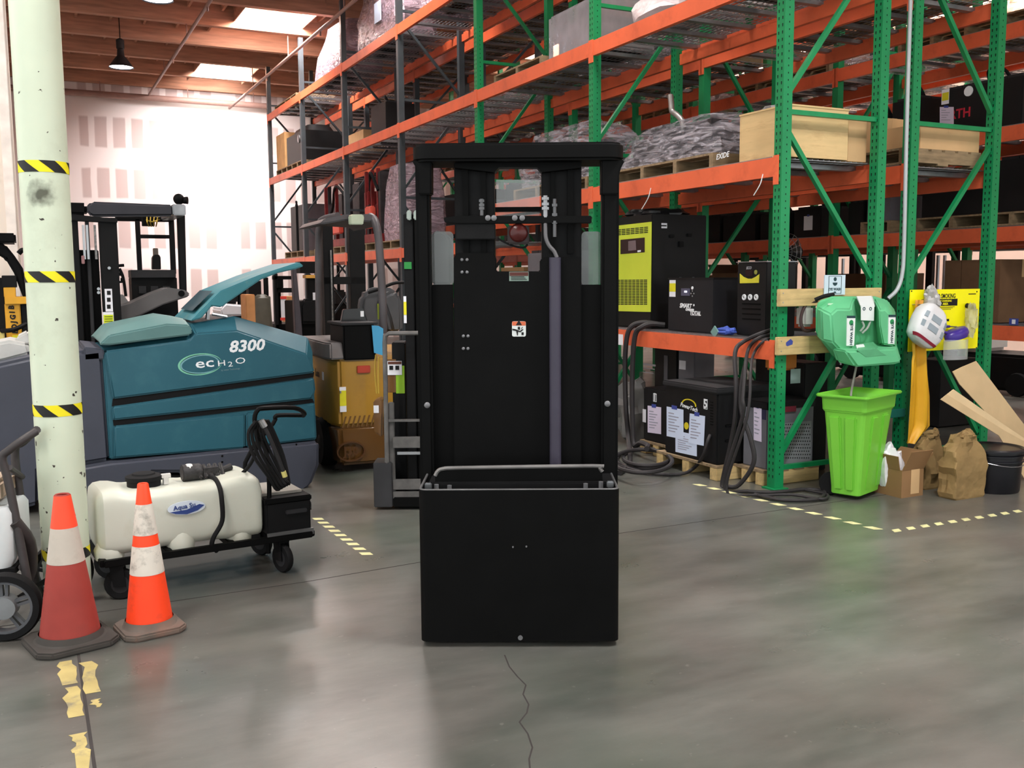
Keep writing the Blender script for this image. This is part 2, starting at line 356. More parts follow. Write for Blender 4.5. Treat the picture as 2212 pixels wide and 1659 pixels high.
# ceiling -----------------------------------------------------------
WD = mat('dark_timber', (182, 136, 112), .8, var=.25, vs=4, stretch=(.4, 4, 4))
WD2 = mat('dark_plywood', (158, 118, 98), .85, var=.2, vs=2)
deck = MB()
xs = [-10.2, 13.2]; sky = sorted(SKY)
ybands = sorted({y for x, y in SKY}); y0 = -12.2
for yb in ybands:
    deck.bx(-10.2, 13.2, y0, yb-1.1, CEIL, CEIL+.08)
    hx = sorted(x for x, y in SKY if y == yb); x0 = -10.2
    for x in hx: deck.bx(x0, x-.65, yb-1.1, yb+1.1, CEIL, CEIL+.08); x0 = x+.65
    deck.bx(x0, 13.2, yb-1.1, yb+1.1, CEIL, CEIL+.08); y0 = yb+1.1
deck.bx(-10.2, 13.2, y0, WALLY+.3, CEIL, CEIL+.08)
ce = struct('ceiling', deck, WD2)
yy = WALLY-.12
while yy > -12:
    if not any(abs(yy-y) < 1.0 and False for x, y in SKY): MB().bx(-10.2, 13.2, yy-.07, yy+.07, CEIL-.42, CEIL-.001).build('purlin', WD, ce, smooth=0)
    yy -= 1.62
sub = None; xx = -10
while xx < 13:
    if not any(abs(xx-x) < .66 for x, y in SKY[:1]+SKY[5:6]+SKY[8:9]):
        o = MB().bx(-.022, .022, -12, WALLY, CEIL-.14, CEIL-.001).build('rafter', WD, ce, smooth=0) if sub is None else dup(sub, ce)
        sub = sub or o; o.location.x = xx
    xx += .61
GLO = mat('skylight_and_fill_diffuser', (255, 246, 238), .4, var=0, emit=9)
for k, (x, y) in enumerate(SKY):
    wn = tag(MB().bx(x-.66, x+.66, y-1.11, y+1.11, CEIL+.05, CEIL+.07).build('skylight_and_fill_window_%d' % (k+1), GLO, smooth=0), kind='structure')  # panes, including the unseen row added to light the right wall
    mb = MB()
    mb.bx(x-.66, x-.64, y-1.11, y+1.11, CEIL-.3, CEIL+.05).bx(x+.64, x+.66, y-1.11, y+1.11, CEIL-.3, CEIL+.05)
    mb.build('skylight_and_fill_curb', WD, wn, smooth=0)
# fire pipe along the back wall and branch lines
PIPE = mat('painted_pipe', (150, 118, 108), .5, var=.1)
p = at(360, 214, 1, WALLY-.35)
tr = tag(MB().cyl((-9.8, WALLY-.35, p.z), (.75, WALLY-.35, p.z), .075, n=16).build('sprinkler_main', PIPE), 'thick fire sprinkler pipe running along the white drywall under the timber ceiling', 'pipe')
for x in (-6, -3.2, -1.2, .4): MB().cyl((x, WALLY-.35, p.z), (x, WALLY-.35, CEIL-.42), .012, n=6).build('hanger_rod', PIPE, tr)
def branch(pxa, pxb, z, label):
    a = G(*pxa, z); b = G(*pxb, z); x = (a.x+b.x)/2
    o = tag(MB().cyl((x, 2, z), (x, WALLY-.45, z), .03, n=10).build('sprinkler_branch', PIPE), label, 'pipe', 'sprinkler branch lines')
    for y in (6, 10, 13.7, 17): MB().cyl((x, y, z), (x, y, CEIL-.01), .01, n=6).build('hanger_rod', PIPE, o)
    for y in (8.1, 11.4, 15.6): MB().cyl((x, y, z-.1), (x, y, z), .016, n=8).build('sprinkler_head', PIPE, o)
branch((440, 30), (325, 195), 6.1, 'thin sprinkler pipe under the ceiling on the column side of the skylights')
branch((690, 70), (520, 210), 5.9, 'thin sprinkler pipe under the ceiling close to the racks, catching skylight')
# high bay lamps
LG = mat('lamp_glow', (240, 242, 255), .4, var=0, emit=14)
def lamp(x, y, z, label, power=120):
    t = thing('high_bay_lamp', label, 'lamp', loc=(x, y, z), group='high bay lamps under the ceiling')
    MB().lathe([(.06, .34), (.07, .22), (.12, .16), (.235, 0), (.228, 0), (.11, .15), (.05, .2)], n=24).build('reflector', DRK, t)
    MB().lathe([(.05, .34), (.075, .36), (.075, .52), (.03, .55)], n=16).build('ballast', DRK, t)
    MB().lathe([(.215, .015), (.2, .03), (.1, .05)], n=20).build('lens', LG, t)
    MB().cyl((0, 0, .55), (0, 0, CEIL-z-.02), .008, n=6).build('cord', RUB, t)
    l = bpy.data.lights.new('lamp_light', 'SPOT'); l.energy = power*2; l.spot_size = 2.4; l.spot_blend = .6; l.shadow_soft_size = .2; l.color = (.95, .96, 1)
    lo = bpy.data.objects.new('lamp_light', l); C.objects.link(lo); lo.parent = t; lo.location = (0, 0, -.02)
q = G(262, 146, 5.75); lamp(q.x, q.y, 5.75, 'round high bay lamp lit white, hanging beside the column')
q = G(340, 0, 5.75); lamp(q.x, q.y, 5.75, 'round high bay lamp cut by the top edge of the picture')
lamp(-6.2, -2.2, 5.75, 'round high bay lamp over the open floor by the cones'); lamp(-1.5, -3.4, 5.75, 'round high bay lamp over the open floor by the green bin', 330)
lamp(-5.2, 3.2, 5.75, 'round high bay lamp above the floor scrubber', 50); lamp(-2.0, 3.2, 5.75, 'round high bay lamp above the aisle beside the racks', 30)
# steel pipe column ------------------------------------------------------
_cq = G(151, 1318); CX, CY, CR = _cq.x, _cq.y+.1, .109
def col_mat():
    m = mat('pale_green_column_paint', (203, 213, 190), .45, var=.05, vs=3, dirt=(120, 112, 90), dirt_amt=.22, ds=2.5)
    N = m.node_tree.nodes; L = m.node_tree.links; b = N['Principled BSDF']; src = b.inputs['Base Color'].links[0].from_socket
    tc = N.new('ShaderNodeTexCoord')
    n = N.new('ShaderNodeTexNoise'); n.inputs['Scale'].default_value = 22; n.inputs['Detail'].default_value = 4; L.new(tc.outputs['Object'], n.inputs[0])
    s = N.new('ShaderNodeSeparateXYZ'); L.new(tc.outputs['Object'], s.inputs[0])
    r = N.new('ShaderNodeMapRange'); r.inputs[1].default_value = 1.2; r.inputs[2].default_value = .1; r.inputs[3].default_value = 0; r.inputs[4].default_value = .1; L.new(s.outputs[2], r.inputs[0])
    a = N.new('ShaderNodeMath'); a.operation = 'ADD'; L.new(n.outputs[0], a.inputs[0]); L.new(r.outputs[0], a.inputs[1])
    rp = N.new('ShaderNodeValToRGB'); rp.color_ramp.elements[0].position = .7; rp.color_ramp.elements[1].position = .72; L.new(a.outputs[0], rp.inputs[0])
    mx = N.new('ShaderNodeMix'); mx.data_type = 'RGBA'; L.new(rp.outputs[0], mx.inputs[0]); L.new(src, mx.inputs[6]); mx.inputs[7].default_value = lin((58, 52, 44))
    pb = at(88, 418, 1, CY-.1); d = N.new('ShaderNodeVectorMath'); d.operation = 'DISTANCE'; L.new(tc.outputs['Object'], d.inputs[0]); d.inputs[1].default_value = (pb.x, pb.y, pb.z)
    a2 = N.new('ShaderNodeMath'); a2.operation = 'MULTIPLY_ADD'; L.new(n.outputs[0], a2.inputs[0]); a2.inputs[1].default_value = .09; L.new(d.outputs['Value'], a2.inputs[2])
    rp2 = N.new('ShaderNodeValToRGB'); rp2.color_ramp.elements[0].position = .062; rp2.color_ramp.elements[0].color = (.9, .9, .9, 1); rp2.color_ramp.elements[1].position = .115; rp2.color_ramp.elements[1].color = (0, 0, 0, 1); L.new(a2.outputs[0], rp2.inputs[0])
    mx2 = N.new('ShaderNodeMix'); mx2.data_type = 'RGBA'; L.new(rp2.outputs[0], mx2.inputs[0]); L.new(mx.outputs[2], mx2.inputs[6]); mx2.inputs[7].default_value = lin((60, 58, 44))
    L.new(mx2.outputs[2], b.inputs['Base Color']); return m
co = tag(MB().lathe([(CR, 0), (CR, CEIL-.42)], (CX, CY, 0), 40).build('column', col_mat()), 'pale green steel pipe column with hazard tape bands', 'column', kind='structure')
HY = mat('hazard_yellow', (236, 222, 30), .5, var=.06); HB = mat('hazard_black', (26, 26, 26), .5, var=.2)
for pz0, pz1, ph in ((347, 372, .1), (586, 610, .5), (876, 901, .3), (1194, 1217, .55)):
    z0 = at(110, pz1, 1, CY-.1).z; z1 = at(110, pz0, 1, CY-.1).z; mb = MB(); r = CR+.0012; n = 48
    mb.lathe([(r, z0), (r, z1)], (CX, CY, 0), 40, caps=False); mb.mi = 1; r += .0008
    for k in range(5):
        a0 = ph+k*2*PI/5; w_ = .64; sh = .62; rows = []
        for q in range(9):
            t = q/8; zz = z0+(z1-z0)*t; rows.append([(CX+r*math.cos(a0-t*sh+w_*i/6), CY+r*math.sin(a0-t*sh+w_*i/6), zz) for i in range(7)])
        mb.sheet(rows, .0006)
    mb.build('hazard_tape', [HY, HB], co)
# ================================================================ pallet racking
TS = [.045, 2.68, 5.36, 8.09, 10.85, 13.65, 16.5]
HTOP = 6.28
def post_mesh(m):
    w_, t = .085, .012; h = w_/2
    return MB().prism([(-h, -h), (h, -h), (h, h), (h-.02, h), (h-.02, h-t), (h-t, h-t), (h-t, -h+t), (-h+t, -h+t), (-h+t, h-t), (-h+.02, h-t), (-h+.02, h), (-h, h)], 0, HTOP, 'z')
POSTS = {}
HOLE = mat('dark_punched_hole', (6, 30, 18), .9, var=0)
def post(parent, x, y, m, face=1):
    k = m.name
    if k not in POSTS: o = post_mesh(m).build('post', m, parent, smooth=0); POSTS[k] = o; o.location = (x, y, 0)
    else: o = POSTS[k].copy(); C.objects.link(o); o.parent = parent; o.location = (x, y, 0)
    return o
BRZ = [('h', .16), ('d', .26, 1.45), ('e', 1.59, 2.66), ('h', 2.8), ('d', 2.94, 4.08), ('h', 4.2), ('e', 4.35, 5.3), ('h', 5.45)]
UNIT = {}
def unit(name, mk, m, key, parent):
    if key not in UNIT: o = mk().build(name, m, parent, smooth=0); UNIT[key] = o
    else: o = UNIT[key].copy(); C.objects.link(o); o.parent = parent
    return o
def frame(rack, x0, x1, y, m, flip=False, holes=False):
    f = pivot('upright_frame', rack)
    for x in (x0, x1):
        p = post(f, x, y, m)
        if holes:
            mb = MB(); h = .0435; z = .1
            while z < 4.6:
                for yy in (-.02, .02): mb.add([(-h, yy-.006, z+.011), (-h, yy+.006, z+.011), (-h, yy+.004, z-.011), (-h, yy-.004, z-.011)], [(0, 1, 2, 3)])
                mb.add([(-.004, -h, z+.026), (.004, -h, z+.026), (.004, -h, z+.014), (-.004, -h, z+.014)], [(0, 1, 2, 3)]); z += .0508
            o = mb.build('punched_holes', HOLE, f, smooth=0, fix=False); o.location = (x, y, 0); o['kind'] = 'stuff'
        unit('base_plate', lambda: MB().bx(-.07, .07, -.07, .07, 0, .012), m, ('bp', m.name), f).location = (x, y, 0)
    for b in BRZ:
        k, za, zb = b[0], b[1], b[-1]
        if k == 'd': za, zb = b[1], b[2]
        if k == 'e': za, zb = b[2], b[1]
        if flip: za, zb = zb, za
        key = ('br', m.name, round(zb-za, 2), round(x1-x0, 2))
        unit('brace', lambda: MB().bar((.04, 0, 0), (x1-x0-.04, 0, zb-za), .035, .035), m, key, f).location = (x0, y, za)
def beam_prof(sgn):     # box beam with an inner step, outer face at local x=0 facing -x (sgn=1) or +x
    p = [(0, -.14), (.045, -.14), (.045, -.035), (.018, -.035), (.018, 0), (0, 0)]
    return [(a*sgn, b) for a, b in p]
def beam(rack, x, y0, y1, ztop, m, sgn=1):
    L = y1-y0-.085
    def mk():
        mb = MB().prism(beam_prof(sgn), .0425, L+.0425, 'y')
        for yy in (-.012, L+.045): mb.bx(-.004*sgn, .05*sgn, yy, yy+.052, -.2, .012)
        return mb
    o = unit('beam', mk, m, ('bm', m.name, round(L, 2), sgn), rack); o.location = (x, y0, ztop); return o
def deck_piece(rack, x0, x1, y0, y1, z):
    dx, dy = x1-x0, y1-y0
    def wires():
        mb = MB(); n = int(dx/.055)
        for i in range(n+1): xx = dx*i/n; mb.bx(xx-.003, xx+.003, 0, dy, -.003, .003)
        n = int(dy/.1)
        for i in range(n+1): yy = dy*i/n; mb.bx(0, dx, yy-.0035, yy+.0035, -.009, -.003)
        for xx in (0, dx):
            for i in range(n): pass
        return mb
    d = unit('wire_deck', wires, GLV, ('wd', round(dx, 2), round(dy, 2)), rack); d.location = (x0, y0, z)
    for k in range(3):
        c = unit('support_channel', lambda: MB().prism([(-.03, -.045), (.03, -.045), (.03, -.01), (.026, -.01), (.026, -.041), (-.026, -.041), (-.026, -.01), (-.03, -.01)], .0, dx, 'x'), GLV, ('ch', round(dx, 2)), d)
        c.location = (0, dy*(k+.5)/3, 0)
def rack(label, x0, x1, ts, mats_, levels, flip=False, holes=(), front_sgn=1, skip_deck=()):
    r = thing('pallet_rack', label, 'rack', group=None)
    for i, t in enumerate(ts): frame(r, x0, x1, t, mats_[i], flip, i in holes)
    for i in range(len(ts)-1):
        for j, z in enumerate(levels[i]):
            beam(r, x0-.047, ts[i], ts[i+1], z, ORG, 1); beam(r, x1+.047, ts[i], ts[i+1], z, ORG, -1)
            if (i, j) not in skip_deck:
                n = 2
                for k in range(n):
                    L = (ts[i+1]-ts[i]-.16)/n; deck_piece(r, x0-.03, x1+.03, ts[i]+.08+k*L, ts[i]+.08+(k+1)*L-.03, z+.006)
    return r
g3 = [GRN]*3+[SLT]*4
LV1 = [[1.12, 2.475, 3.855, 5.24], [1.12, 2.475, 3.855, 5.24], [2.06, 3.855, 5.24], [2.06, 3.855, 5.24], [2.06, 3.855, 5.24], [2.06, 3.855, 5.24]]
R1 = rack('orange beam pallet rack carrying the chargers, eye wash station fixed to its end', 0, .96, TS, g3, LV1, holes=(0, 1, 2))
R2 = rack('orange beam pallet rack behind the charger rack, yellow sign on its end frame', 1.31, 2.27, TS, g3, [[2.475, 3.855, 5.24]]*6, flip=True, holes=(0,))
R3 = rack('orange beam pallet rack across the narrow walkway, behind the yellow sign', 3.4, 4.36, [-2.45, .25, 2.95, 5.65, 8.35, 11.05, 13.75, 16.45], [GRN]*8, [[1.12, 2.06, 3.0, 3.94, 5.24]]*7)
R4 = rack('farthest pallet rack with orange beams, seen through the rows of racking', 4.7, 5.66, [-2.45, .25, 2.95, 5.65, 8.35, 11.05, 13.75, 16.45], [GRN]*8, [[1.12, 2.06, 3.0, 3.94, 5.24]]*7)
# grey conduit down the second frame, swept out at the bottom
cdt = [(1967, 0), (1958, 300), (1953, 520), (1949, 590), (1938, 625), (1925, 645)]
pts = [at(a, b, 1, -.03) for a, b in cdt]; pts[-1].y = -.0; pts[-1].x -= .0
cdm = MB().tube([V((pts[0].x, pts[0].y, 6.3))]+pts, .016, 10, smooth=5)
tag(cdm.build('conduit', mat('grey_conduit', (176, 182, 184), .45, .2, var=.06)), 'pale grey electrical conduit running down the green post beside the yellow sign', 'conduit')
# ================================================================ the black forklift in the middle
FK = Fr(-3.164, -1.9, math.radians(-27.2))
fk = thing('order_picker_forklift', 'tall black order picker forklift standing alone in the middle of the floor', 'forklift', FK)
B = .4                                           # depth of the mast face behind the front cover
def bxp(mb, x0, y0, x1, y1, v, d):               # pixel box on local plane y=v, d deep
    a, b, c, e = FK.rect(x0, y0, x1, y1, v); return mb.bx(a, b, v, v+d, c, e)
def part(mb, name, m, **k): return mb.build(name, m, fk, **k)
# front cover: a bent U of plate
xl, xr, zb, zt = FK.rect(906, 1059, 1338, 1386, 0)
t = .012; r = .035; outer = [(xl, .34)] + [(xl+r-r*math.cos(a), r-r*math.sin(a)) for a in [PI/2*i/5 for i in range(6)]] + [(xr-r+r*math.sin(a), r-r*math.cos(a)) for a in [PI/2*i/5 for i in range(6)]] + [(xr, .34)]
r2 = r-t; inner = [(xl+t, .34)] + [(xl+r-r2*math.cos(a), r-r2*math.sin(a)) for a in [PI/2*i/5 for i in range(6)]] + [(xr-r+r2*math.sin(a), r-r2*math.cos(a)) for a in [PI/2*i/5 for i in range(6)]] + [(xr-t, .34)]
mb = MB(); n = len(outer); vs = [(x, y, z) for z in (zb, zt) for x, y in outer] + [(x, y, z) for z in (zb, zt) for x, y in inner]
fs = []
for i in range(n-1):
    fs += [(i, i+1, n+i+1, n+i), (2*n+i+1, 2*n+i, 3*n+i, 3*n+i+1), (n+i, n+i+1, 3*n+i+1, 3*n+i), (i+1, i, 2*n+i, 2*n+i+1)]
fs += [(0, n, 3*n, 2*n), (2*n-1, n-1, 3*n-1, 4*n-1)]
mb.add(vs, fs); cover = part(mb, 'front_cover', BLK, smooth=30)
edge = MB().tube([(x, y, zt+.001) for x, y in [((a[0]+b[0])/2, (a[1]+b[1])/2) for a, b in zip(outer, inner)]], .0055, 6)
edge.build('worn_edge', mat('worn_grey_edge', (92, 92, 92), .5, .3, var=.3), cover)
for px, py, rr in ((1108, 1181, .004), (1137, 1180, .004), (1124, 1377, .011)):
    x, z = FK.y(px, py, 0); MB().lathe([(rr, 0), (rr, .004), (rr*.6, .006)], n=8, ax='y').build('screw', BOLT, cover).location = (x, -.006, z)
# chassis, wheels and fork carriage behind
part(MB().bx(xl+.03, xr-.03, .05, 1.55, .06, .32), 'chassis', BLK2, bevel=.015)
for px in (985, 1105, 1290):
    x, z = FK.y(px, 1390, .12); MB().cyl((x-.03, .14, .055), (x+.03, .14, .055), .055, n=16).build('wheel', RUB, fk, bevel=.008)
part(MB().cyl((.1, 1.2, .13), (-.1, 1.2, .13), .13, n=20), 'drive_wheel', RUB, bevel=.01)
# inner tray with the hoop guard
mb = MB(); bxp(mb, 925, 1042, 1330, 1062, .16, .2); part(mb, 'battery_tray', BLK2, bevel=.006)
mb = MB(); hoop = FK.poly([(940, 1060), (940, 1028), (946, 1018), (958, 1013), (1000, 1011), (1280, 1007), (1294, 1011), (1301, 1019), (1302, 1055)], .18)
mb.prism(hoop, .18, .19); hp = part(mb, 'hoop_guard', BLK, smooth=0)
MB().tube([(x, .183, z) for x, z in hoop[1:-1]], .009, 8, smooth=3).build('hoop_worn_lit_rim', mat('worn_lit_edge', (118, 116, 114), .5, .3, var=.25), hp)  # paler grey paints in the light caught along the worn top edge
for px, py in ((925, 1050), (1318, 1046)):
    x, z = FK.y(px, py, .1); MB().box((x, .1, z), (.03, .02, .03)).build('latch', STL, fk, bevel=.004)
for px, py in ((943, 1052), (971, 1054), (1265, 1050), (1298, 1046)):
    x, z = FK.y(px, py, .14); MB().cyl((x, .14, z-.02), (x, .14, z+.012), .011, n=6).build('bolt', BOLT, fk)
# mast face
mb = MB()
mb.prism(FK.poly([(980, 1050), (980, 556), (987, 546), (1067, 546), (1072, 560), (1072, 586), (1166, 586), (1166, 562), (1178, 555), (1256, 555), (1256, 1050)], B), B, B+.05); part(mb, 'mast_cover', BLK, bevel=.004)
for x0, x1 in ((930, 981), (1255, 1302)): mb = MB(); bxp(mb, x0, 615, x1, 1052, B+.03, .02); part(mb, 'side_panel', BLK, smooth=0)
for a, b in (((982, 345), (1068, 560)), ((1170, 345), (1256, 560))):
    mb = MB(); bxp(mb, a[0], a[1], b[0], b[1], B+.06, .14); part(mb, 'mast_rail', BLK2, bevel=.004)
for x0, x1 in ((1000, 1012), (1040, 1050), (1190, 1198), (1226, 1238)):
    mb = MB(); bxp(mb, x0, 350, x1, 548, B+.04, .03); part(mb, 'rail_lip', BLK, smooth=0)
for x0, x1, x2, x3 in ((902, 933, 902, 931), (1299, 1336, 1300, 1337)):
    p0 = FK.rect(x0, 340, x1, 345, B-.03); p1 = FK.rect(x2, 1040, x3, 1050, B-.03)
    part(MB().bx((p0[0]+p1[0])/2, (p0[1]+p1[1])/2, B-.03, B+.06, .1, p0[3]), 'canopy_post', BLK, bevel=.012)
# flared brackets under the canopy
for pts in ([(889, 346), (932, 346), (932, 420), (904, 420), (903, 380), (898, 362)], [(1351, 345), (1299, 345), (1299, 420), (1336, 420), (1337, 380), (1342, 362)]):
    part(MB().prism(FK.poly(pts, B-.05), B-.05, B+.05), 'flared_bracket', BLK, bevel=.006)
mb = MB(); mb.prism(FK.poly([(930, 343), (1302, 343), (1302, 346), (1256, 347), (1256, 362), (1170, 372), (1160, 361), (1078, 361), (1068, 372), (982, 362), (982, 347), (930, 347)], B), B, B+.08); part(mb, 'mast_header', BLK, smooth=0)
a, b, c, e = FK.rect(888, 307, 1350, 346, B-.09)
part(MB().prism(rrect(a, b, B-.09, B+.2, .08, 6), c, e, 'z'), 'canopy', BLK, bevel=.012, seg=3)
# cross bar, bracket and lamp
mb = MB(); mb.prism(FK.poly([(958, 470), (990, 466), (1278, 466), (1278, 482), (985, 483), (960, 480)], B-.04), B-.04, B); cb = part(mb, 'cross_bar', BLK, bevel=.003)
for px, py in ((1054, 471), (1067, 471), (1112, 471), (1128, 471)):
    x, z = FK.y(px, py, B-.04); MB().lathe([(.013, 0), (.013, -.006), (.008, -.009)], n=10, ax='y').build('bolt', BOLT, cb).location = (x, B-.04, z)
mb = MB(); bxp(mb, 984, 483, 1070, 517, B-.03, .06); part(mb, 'bracket', BLK2, bevel=.004)
mb = MB(); bxp(mb, 1096, 487, 1143, 527, B-.02, .08); wl_ = part(mb, 'warning_lamp', mat('lamp_body', (38, 26, 26), .5), bevel=.006)
x, z = FK.y(1120, 503, B-.02); MB().lathe([(.004, -.02), (.03, -.015), (.041, -.006), (.043, 0)], n=24, ax='y').build('lens', mat('dark_red_lens', (70, 24, 22), .25, var=.1), wl_).location = (x, B-.02, z)
part(MB().tube([FK_ for FK_ in [(FK.y(px, py, B)[0], B, FK.y(px, py, B)[1]) for px, py in ((1140, 528), (1130, 535), (1105, 530), (1075, 515))]], .005, 6, smooth=4), 'lamp_cable', RUB)
for px, y0, y1, rr in ((1178, 423, 470, .012), (1041, 430, 466, .009), (1198, 430, 512, .009)):
    x, z0 = FK.y(px, y1, B-.02); z1 = FK.y(px, y0, B-.02)[1]
    h = MB().cyl((x, B-.03, z0), (x, B-.03, z1), rr, n=10)
    for k in (.35, .55, .8): h.cyl((x, B-.03, z0+(z1-z0)*k), (x, B-.03, z0+(z1-z0)*k+.012), rr*1.5, n=6)
    part(h, 'hose_fitting', mat('satin_fitting', (150, 150, 152), .35, .8) if px == 1178 else mat('dull_fitting', (96, 96, 98), .4, .7))
part(MB().tube([(FK.y(px, py, B-.03)[0], B-.03, FK.y(px, py, B-.03)[1]) for px, py in ((1178, 482), (1179, 512), (1186, 530), (1197, 543), (1203, 556))], .009, 8, smooth=4), 'hydraulic_hose', mat('grey_hose', (110, 108, 110), .45, .3))
x, z0 = FK.y(1200, 1012, B-.03); z1 = FK.y(1200, 556, B-.03)[1]
part(MB().cyl((x, B-.02, z0), (x, B-.02, z1), .027, n=18), 'lift_cylinder', mat('dusty_violet_black', (62, 58, 72), .45, var=.1))
# what is seen through the openings
mb = MB(); mb.prism(FK.poly([(928, 616), (928, 512), (936, 500), (952, 496), (966, 503), (976, 525), (977, 616)], .75), .75, .87); part(mb, 'back_cushion', mat('grey_vinyl', (84, 82, 84), .4, var=.15), bevel=.02, seg=3)
mb = MB(); bxp(mb, 1072, 388, 1166, 466, .7, .006); part(mb, 'centre_shield', CLEAR, smooth=0)
mb = MB(); bxp(mb, 1066, 447, 1172, 457, .68, .03); part(mb, 'shield_rail', BLK, smooth=0)
for x0, x1 in ((934, 980), (1256, 1299)):
    a, b, c, e = FK.rect(x0, 500, x1, 616, B+.08); part(MB().prism(rrect(a, b, c, e, .02), B+.08, B+.085), 'clear_shield', mat('tinted_acrylic', (120, 128, 126), .06, var=0, alpha=.5, spec=.9), smooth=0)
for px, py in ((998, 561), (1009, 561), (998, 588), (1009, 588), (1001, 726), (1011, 726), (1001, 753), (1011, 753)):
    x, z = FK.y(px, py, B); MB().lathe([(.0075, 0), (.0075, -.004), (.004, -.007)], n=8, ax='y').build('bolt', BOLT, fk).location = (x, B, z)
for px, py in ((923, 875), (1312, 872)):
    x, z = FK.y(px, py, B-.03); MB().lathe([(.014, 0), (.014, -.008), (.009, -.012)], n=12, ax='y').build('post_bolt', BOLT, fk).location = (x, B-.03, z)
# labels
a, b, c, e = FK.rect(1106, 694, 1136, 727, B)
lb = MB().prism(rrect(a, b, c, e, .008), B-.0015, B, 'y').build('crush_warning_label', mat('label_grey_white', (214, 220, 218), .6, var=.03), fk, smooth=0)
MB().bx(a+.001, b-.001, B-.0022, B-.001, c+(e-c)*.72, e-.001).build('orange_header', mat('label_orange', (210, 106, 70), .6), lb, smooth=0)
m_ = (a+b)/2; mb = MB(); zz = c+(e-c)*.75
mb.prism([(m_-.014, zz), (m_+.014, zz), (m_, zz+.024)], B-.003, B-.0015)
W_ = b-a; H_ = e-c
f_ = lambda pts: [(a+W_*u, c+H_*v) for u, v in pts]
mb.prism(f_([(.02, .52), (.02, .42), (.3, .36), (.36, .08), (.42, .08), (.44, .32), (.6, .28), (.8, .44), (.82, .5), (.66, .44), (.58, .36), (.4, .44), (.2, .5)]), B-.003, B-.0015)
mb.prism(f_([(.42, .64), (.58, .64), (.58, .44), (.42, .46)]), B-.003, B-.0015); mb.prism(f_([(.64, .5), (.74, .64), (.78, .62), (.7, .5)]), B-.003, B-.0015); mb.prism(f_([(.68, .28), (.84, .28), (.84, .1), (.68, .1)]), B-.003, B-.0015)
mb.build('pictogram', INK, lb, smooth=0)
a, b, c, e = FK.rect(1100, 587, 1142, 607, B)
lb = MB().bx(a, b, B-.0015, B, c, e).build('caution_plate', mat('plate_grey_green', (130, 150, 140), .6, var=.1), fk, smooth=0)
MB().bx(a+.002, b-.002, B-.0025, B-.001, c+(e-c)*.55, e-.002).build('dark_red_header', mat('dark_red_print', (84, 42, 36), .6), lb, smooth=0)
mb = MB()
for k in range(3): mb.bx(a+.008, b-.008-.006*k, B-.0025, B-.001, c+.005+k*.0065, c+.008+k*.0065)
mb.build('print_lines', INK, lb, smooth=0)
# ================================================================ cones
def cone(x, y, label, h, rt, rb, bands, col, base_col, half, rz, name_dirty):
    t = thing('traffic_cone', label, 'cone', loc=(x, y, 0), rz=rz, group='traffic cones at the foot of the column')
    z0 = .035; R = lambda z: rb+(rt-rb)*(z-z0)/(h-z0)
    MB().lathe([(R(z0), z0), (R(h*.5), h*.5), (rt, h), (rt-.004, h+.004), (rt-.008, h), (R(h*.8)-.008, h*.8)], n=32).build('cone_body', col, t)
    for b0, b1, m, nm in bands: MB().lathe([(R(b0)+.0015, b0), (R(b1)+.0015, b1)], n=32, caps=False).build(nm, m, t)
    k = half*.3; mb = MB().prism([(-half+k, -half), (half-k, -half), (half, -half+k), (half, half-k), (half-k, half), (-half+k, half), (-half, half-k), (-half, -half+k)], 0, .03, 'z')
    mb.build('cone_base', base_col, t, bevel=.008)
    MB().lathe([(half*.86, .03), (rb+.012, .034), (rb+.002, .06)], n=32, caps=False).build('base_collar', base_col, t)
DB = mat('dirty_cone_base', (98, 88, 80), .8, var=.25, vs=8, dirt=(140, 90, 70), dirt_amt=.5)
OC = mat('bright_orange_cone', (255, 70, 30), .5, var=.08, vs=9, dirt=(150, 60, 45), dirt_amt=.5, ds=9)
RC = mat('faded_shaded_red_cone', (150, 56, 48), .6, var=.12, vs=6, dirt=(120, 56, 48), dirt_amt=.6, ds=4)  # dull red carries both fading and the shade the cone stands in
OCT = mat('unfaded_orange_cone_top', (255, 78, 48), .5, var=.06)
WB = mat('dirty_reflective_band', (212, 204, 192), .55, var=.08, dirt=(70, 66, 58), dirt_amt=.75, ds=10)
WB2 = mat('grey_reflective_band', (188, 178, 166), .6, var=.08, dirt=(140, 128, 116), dirt_amt=.5, ds=6)
p = G(153, 1388)
cone(p.x, p.y, 'faded red traffic cone with one wide grey band at the foot of the column', .672, .033, .128, [(.53, .671, OCT, 'bright_collar'), (.375, .53, WB2, 'reflective_band')], RC, mat('black_cone_base', (62, 58, 54), .8, var=.2), .175, math.radians(14), 0)
p = G(324, 1360)
cone(p.x, p.y, 'bright orange traffic cone with two dirty white bands in front of the sprayer tank', .685, .024, .104, [(.455, .595, WB, 'reflective_band'), (.275, .405, WB, 'reflective_band')], OC, DB, .14, math.radians(10), 0)
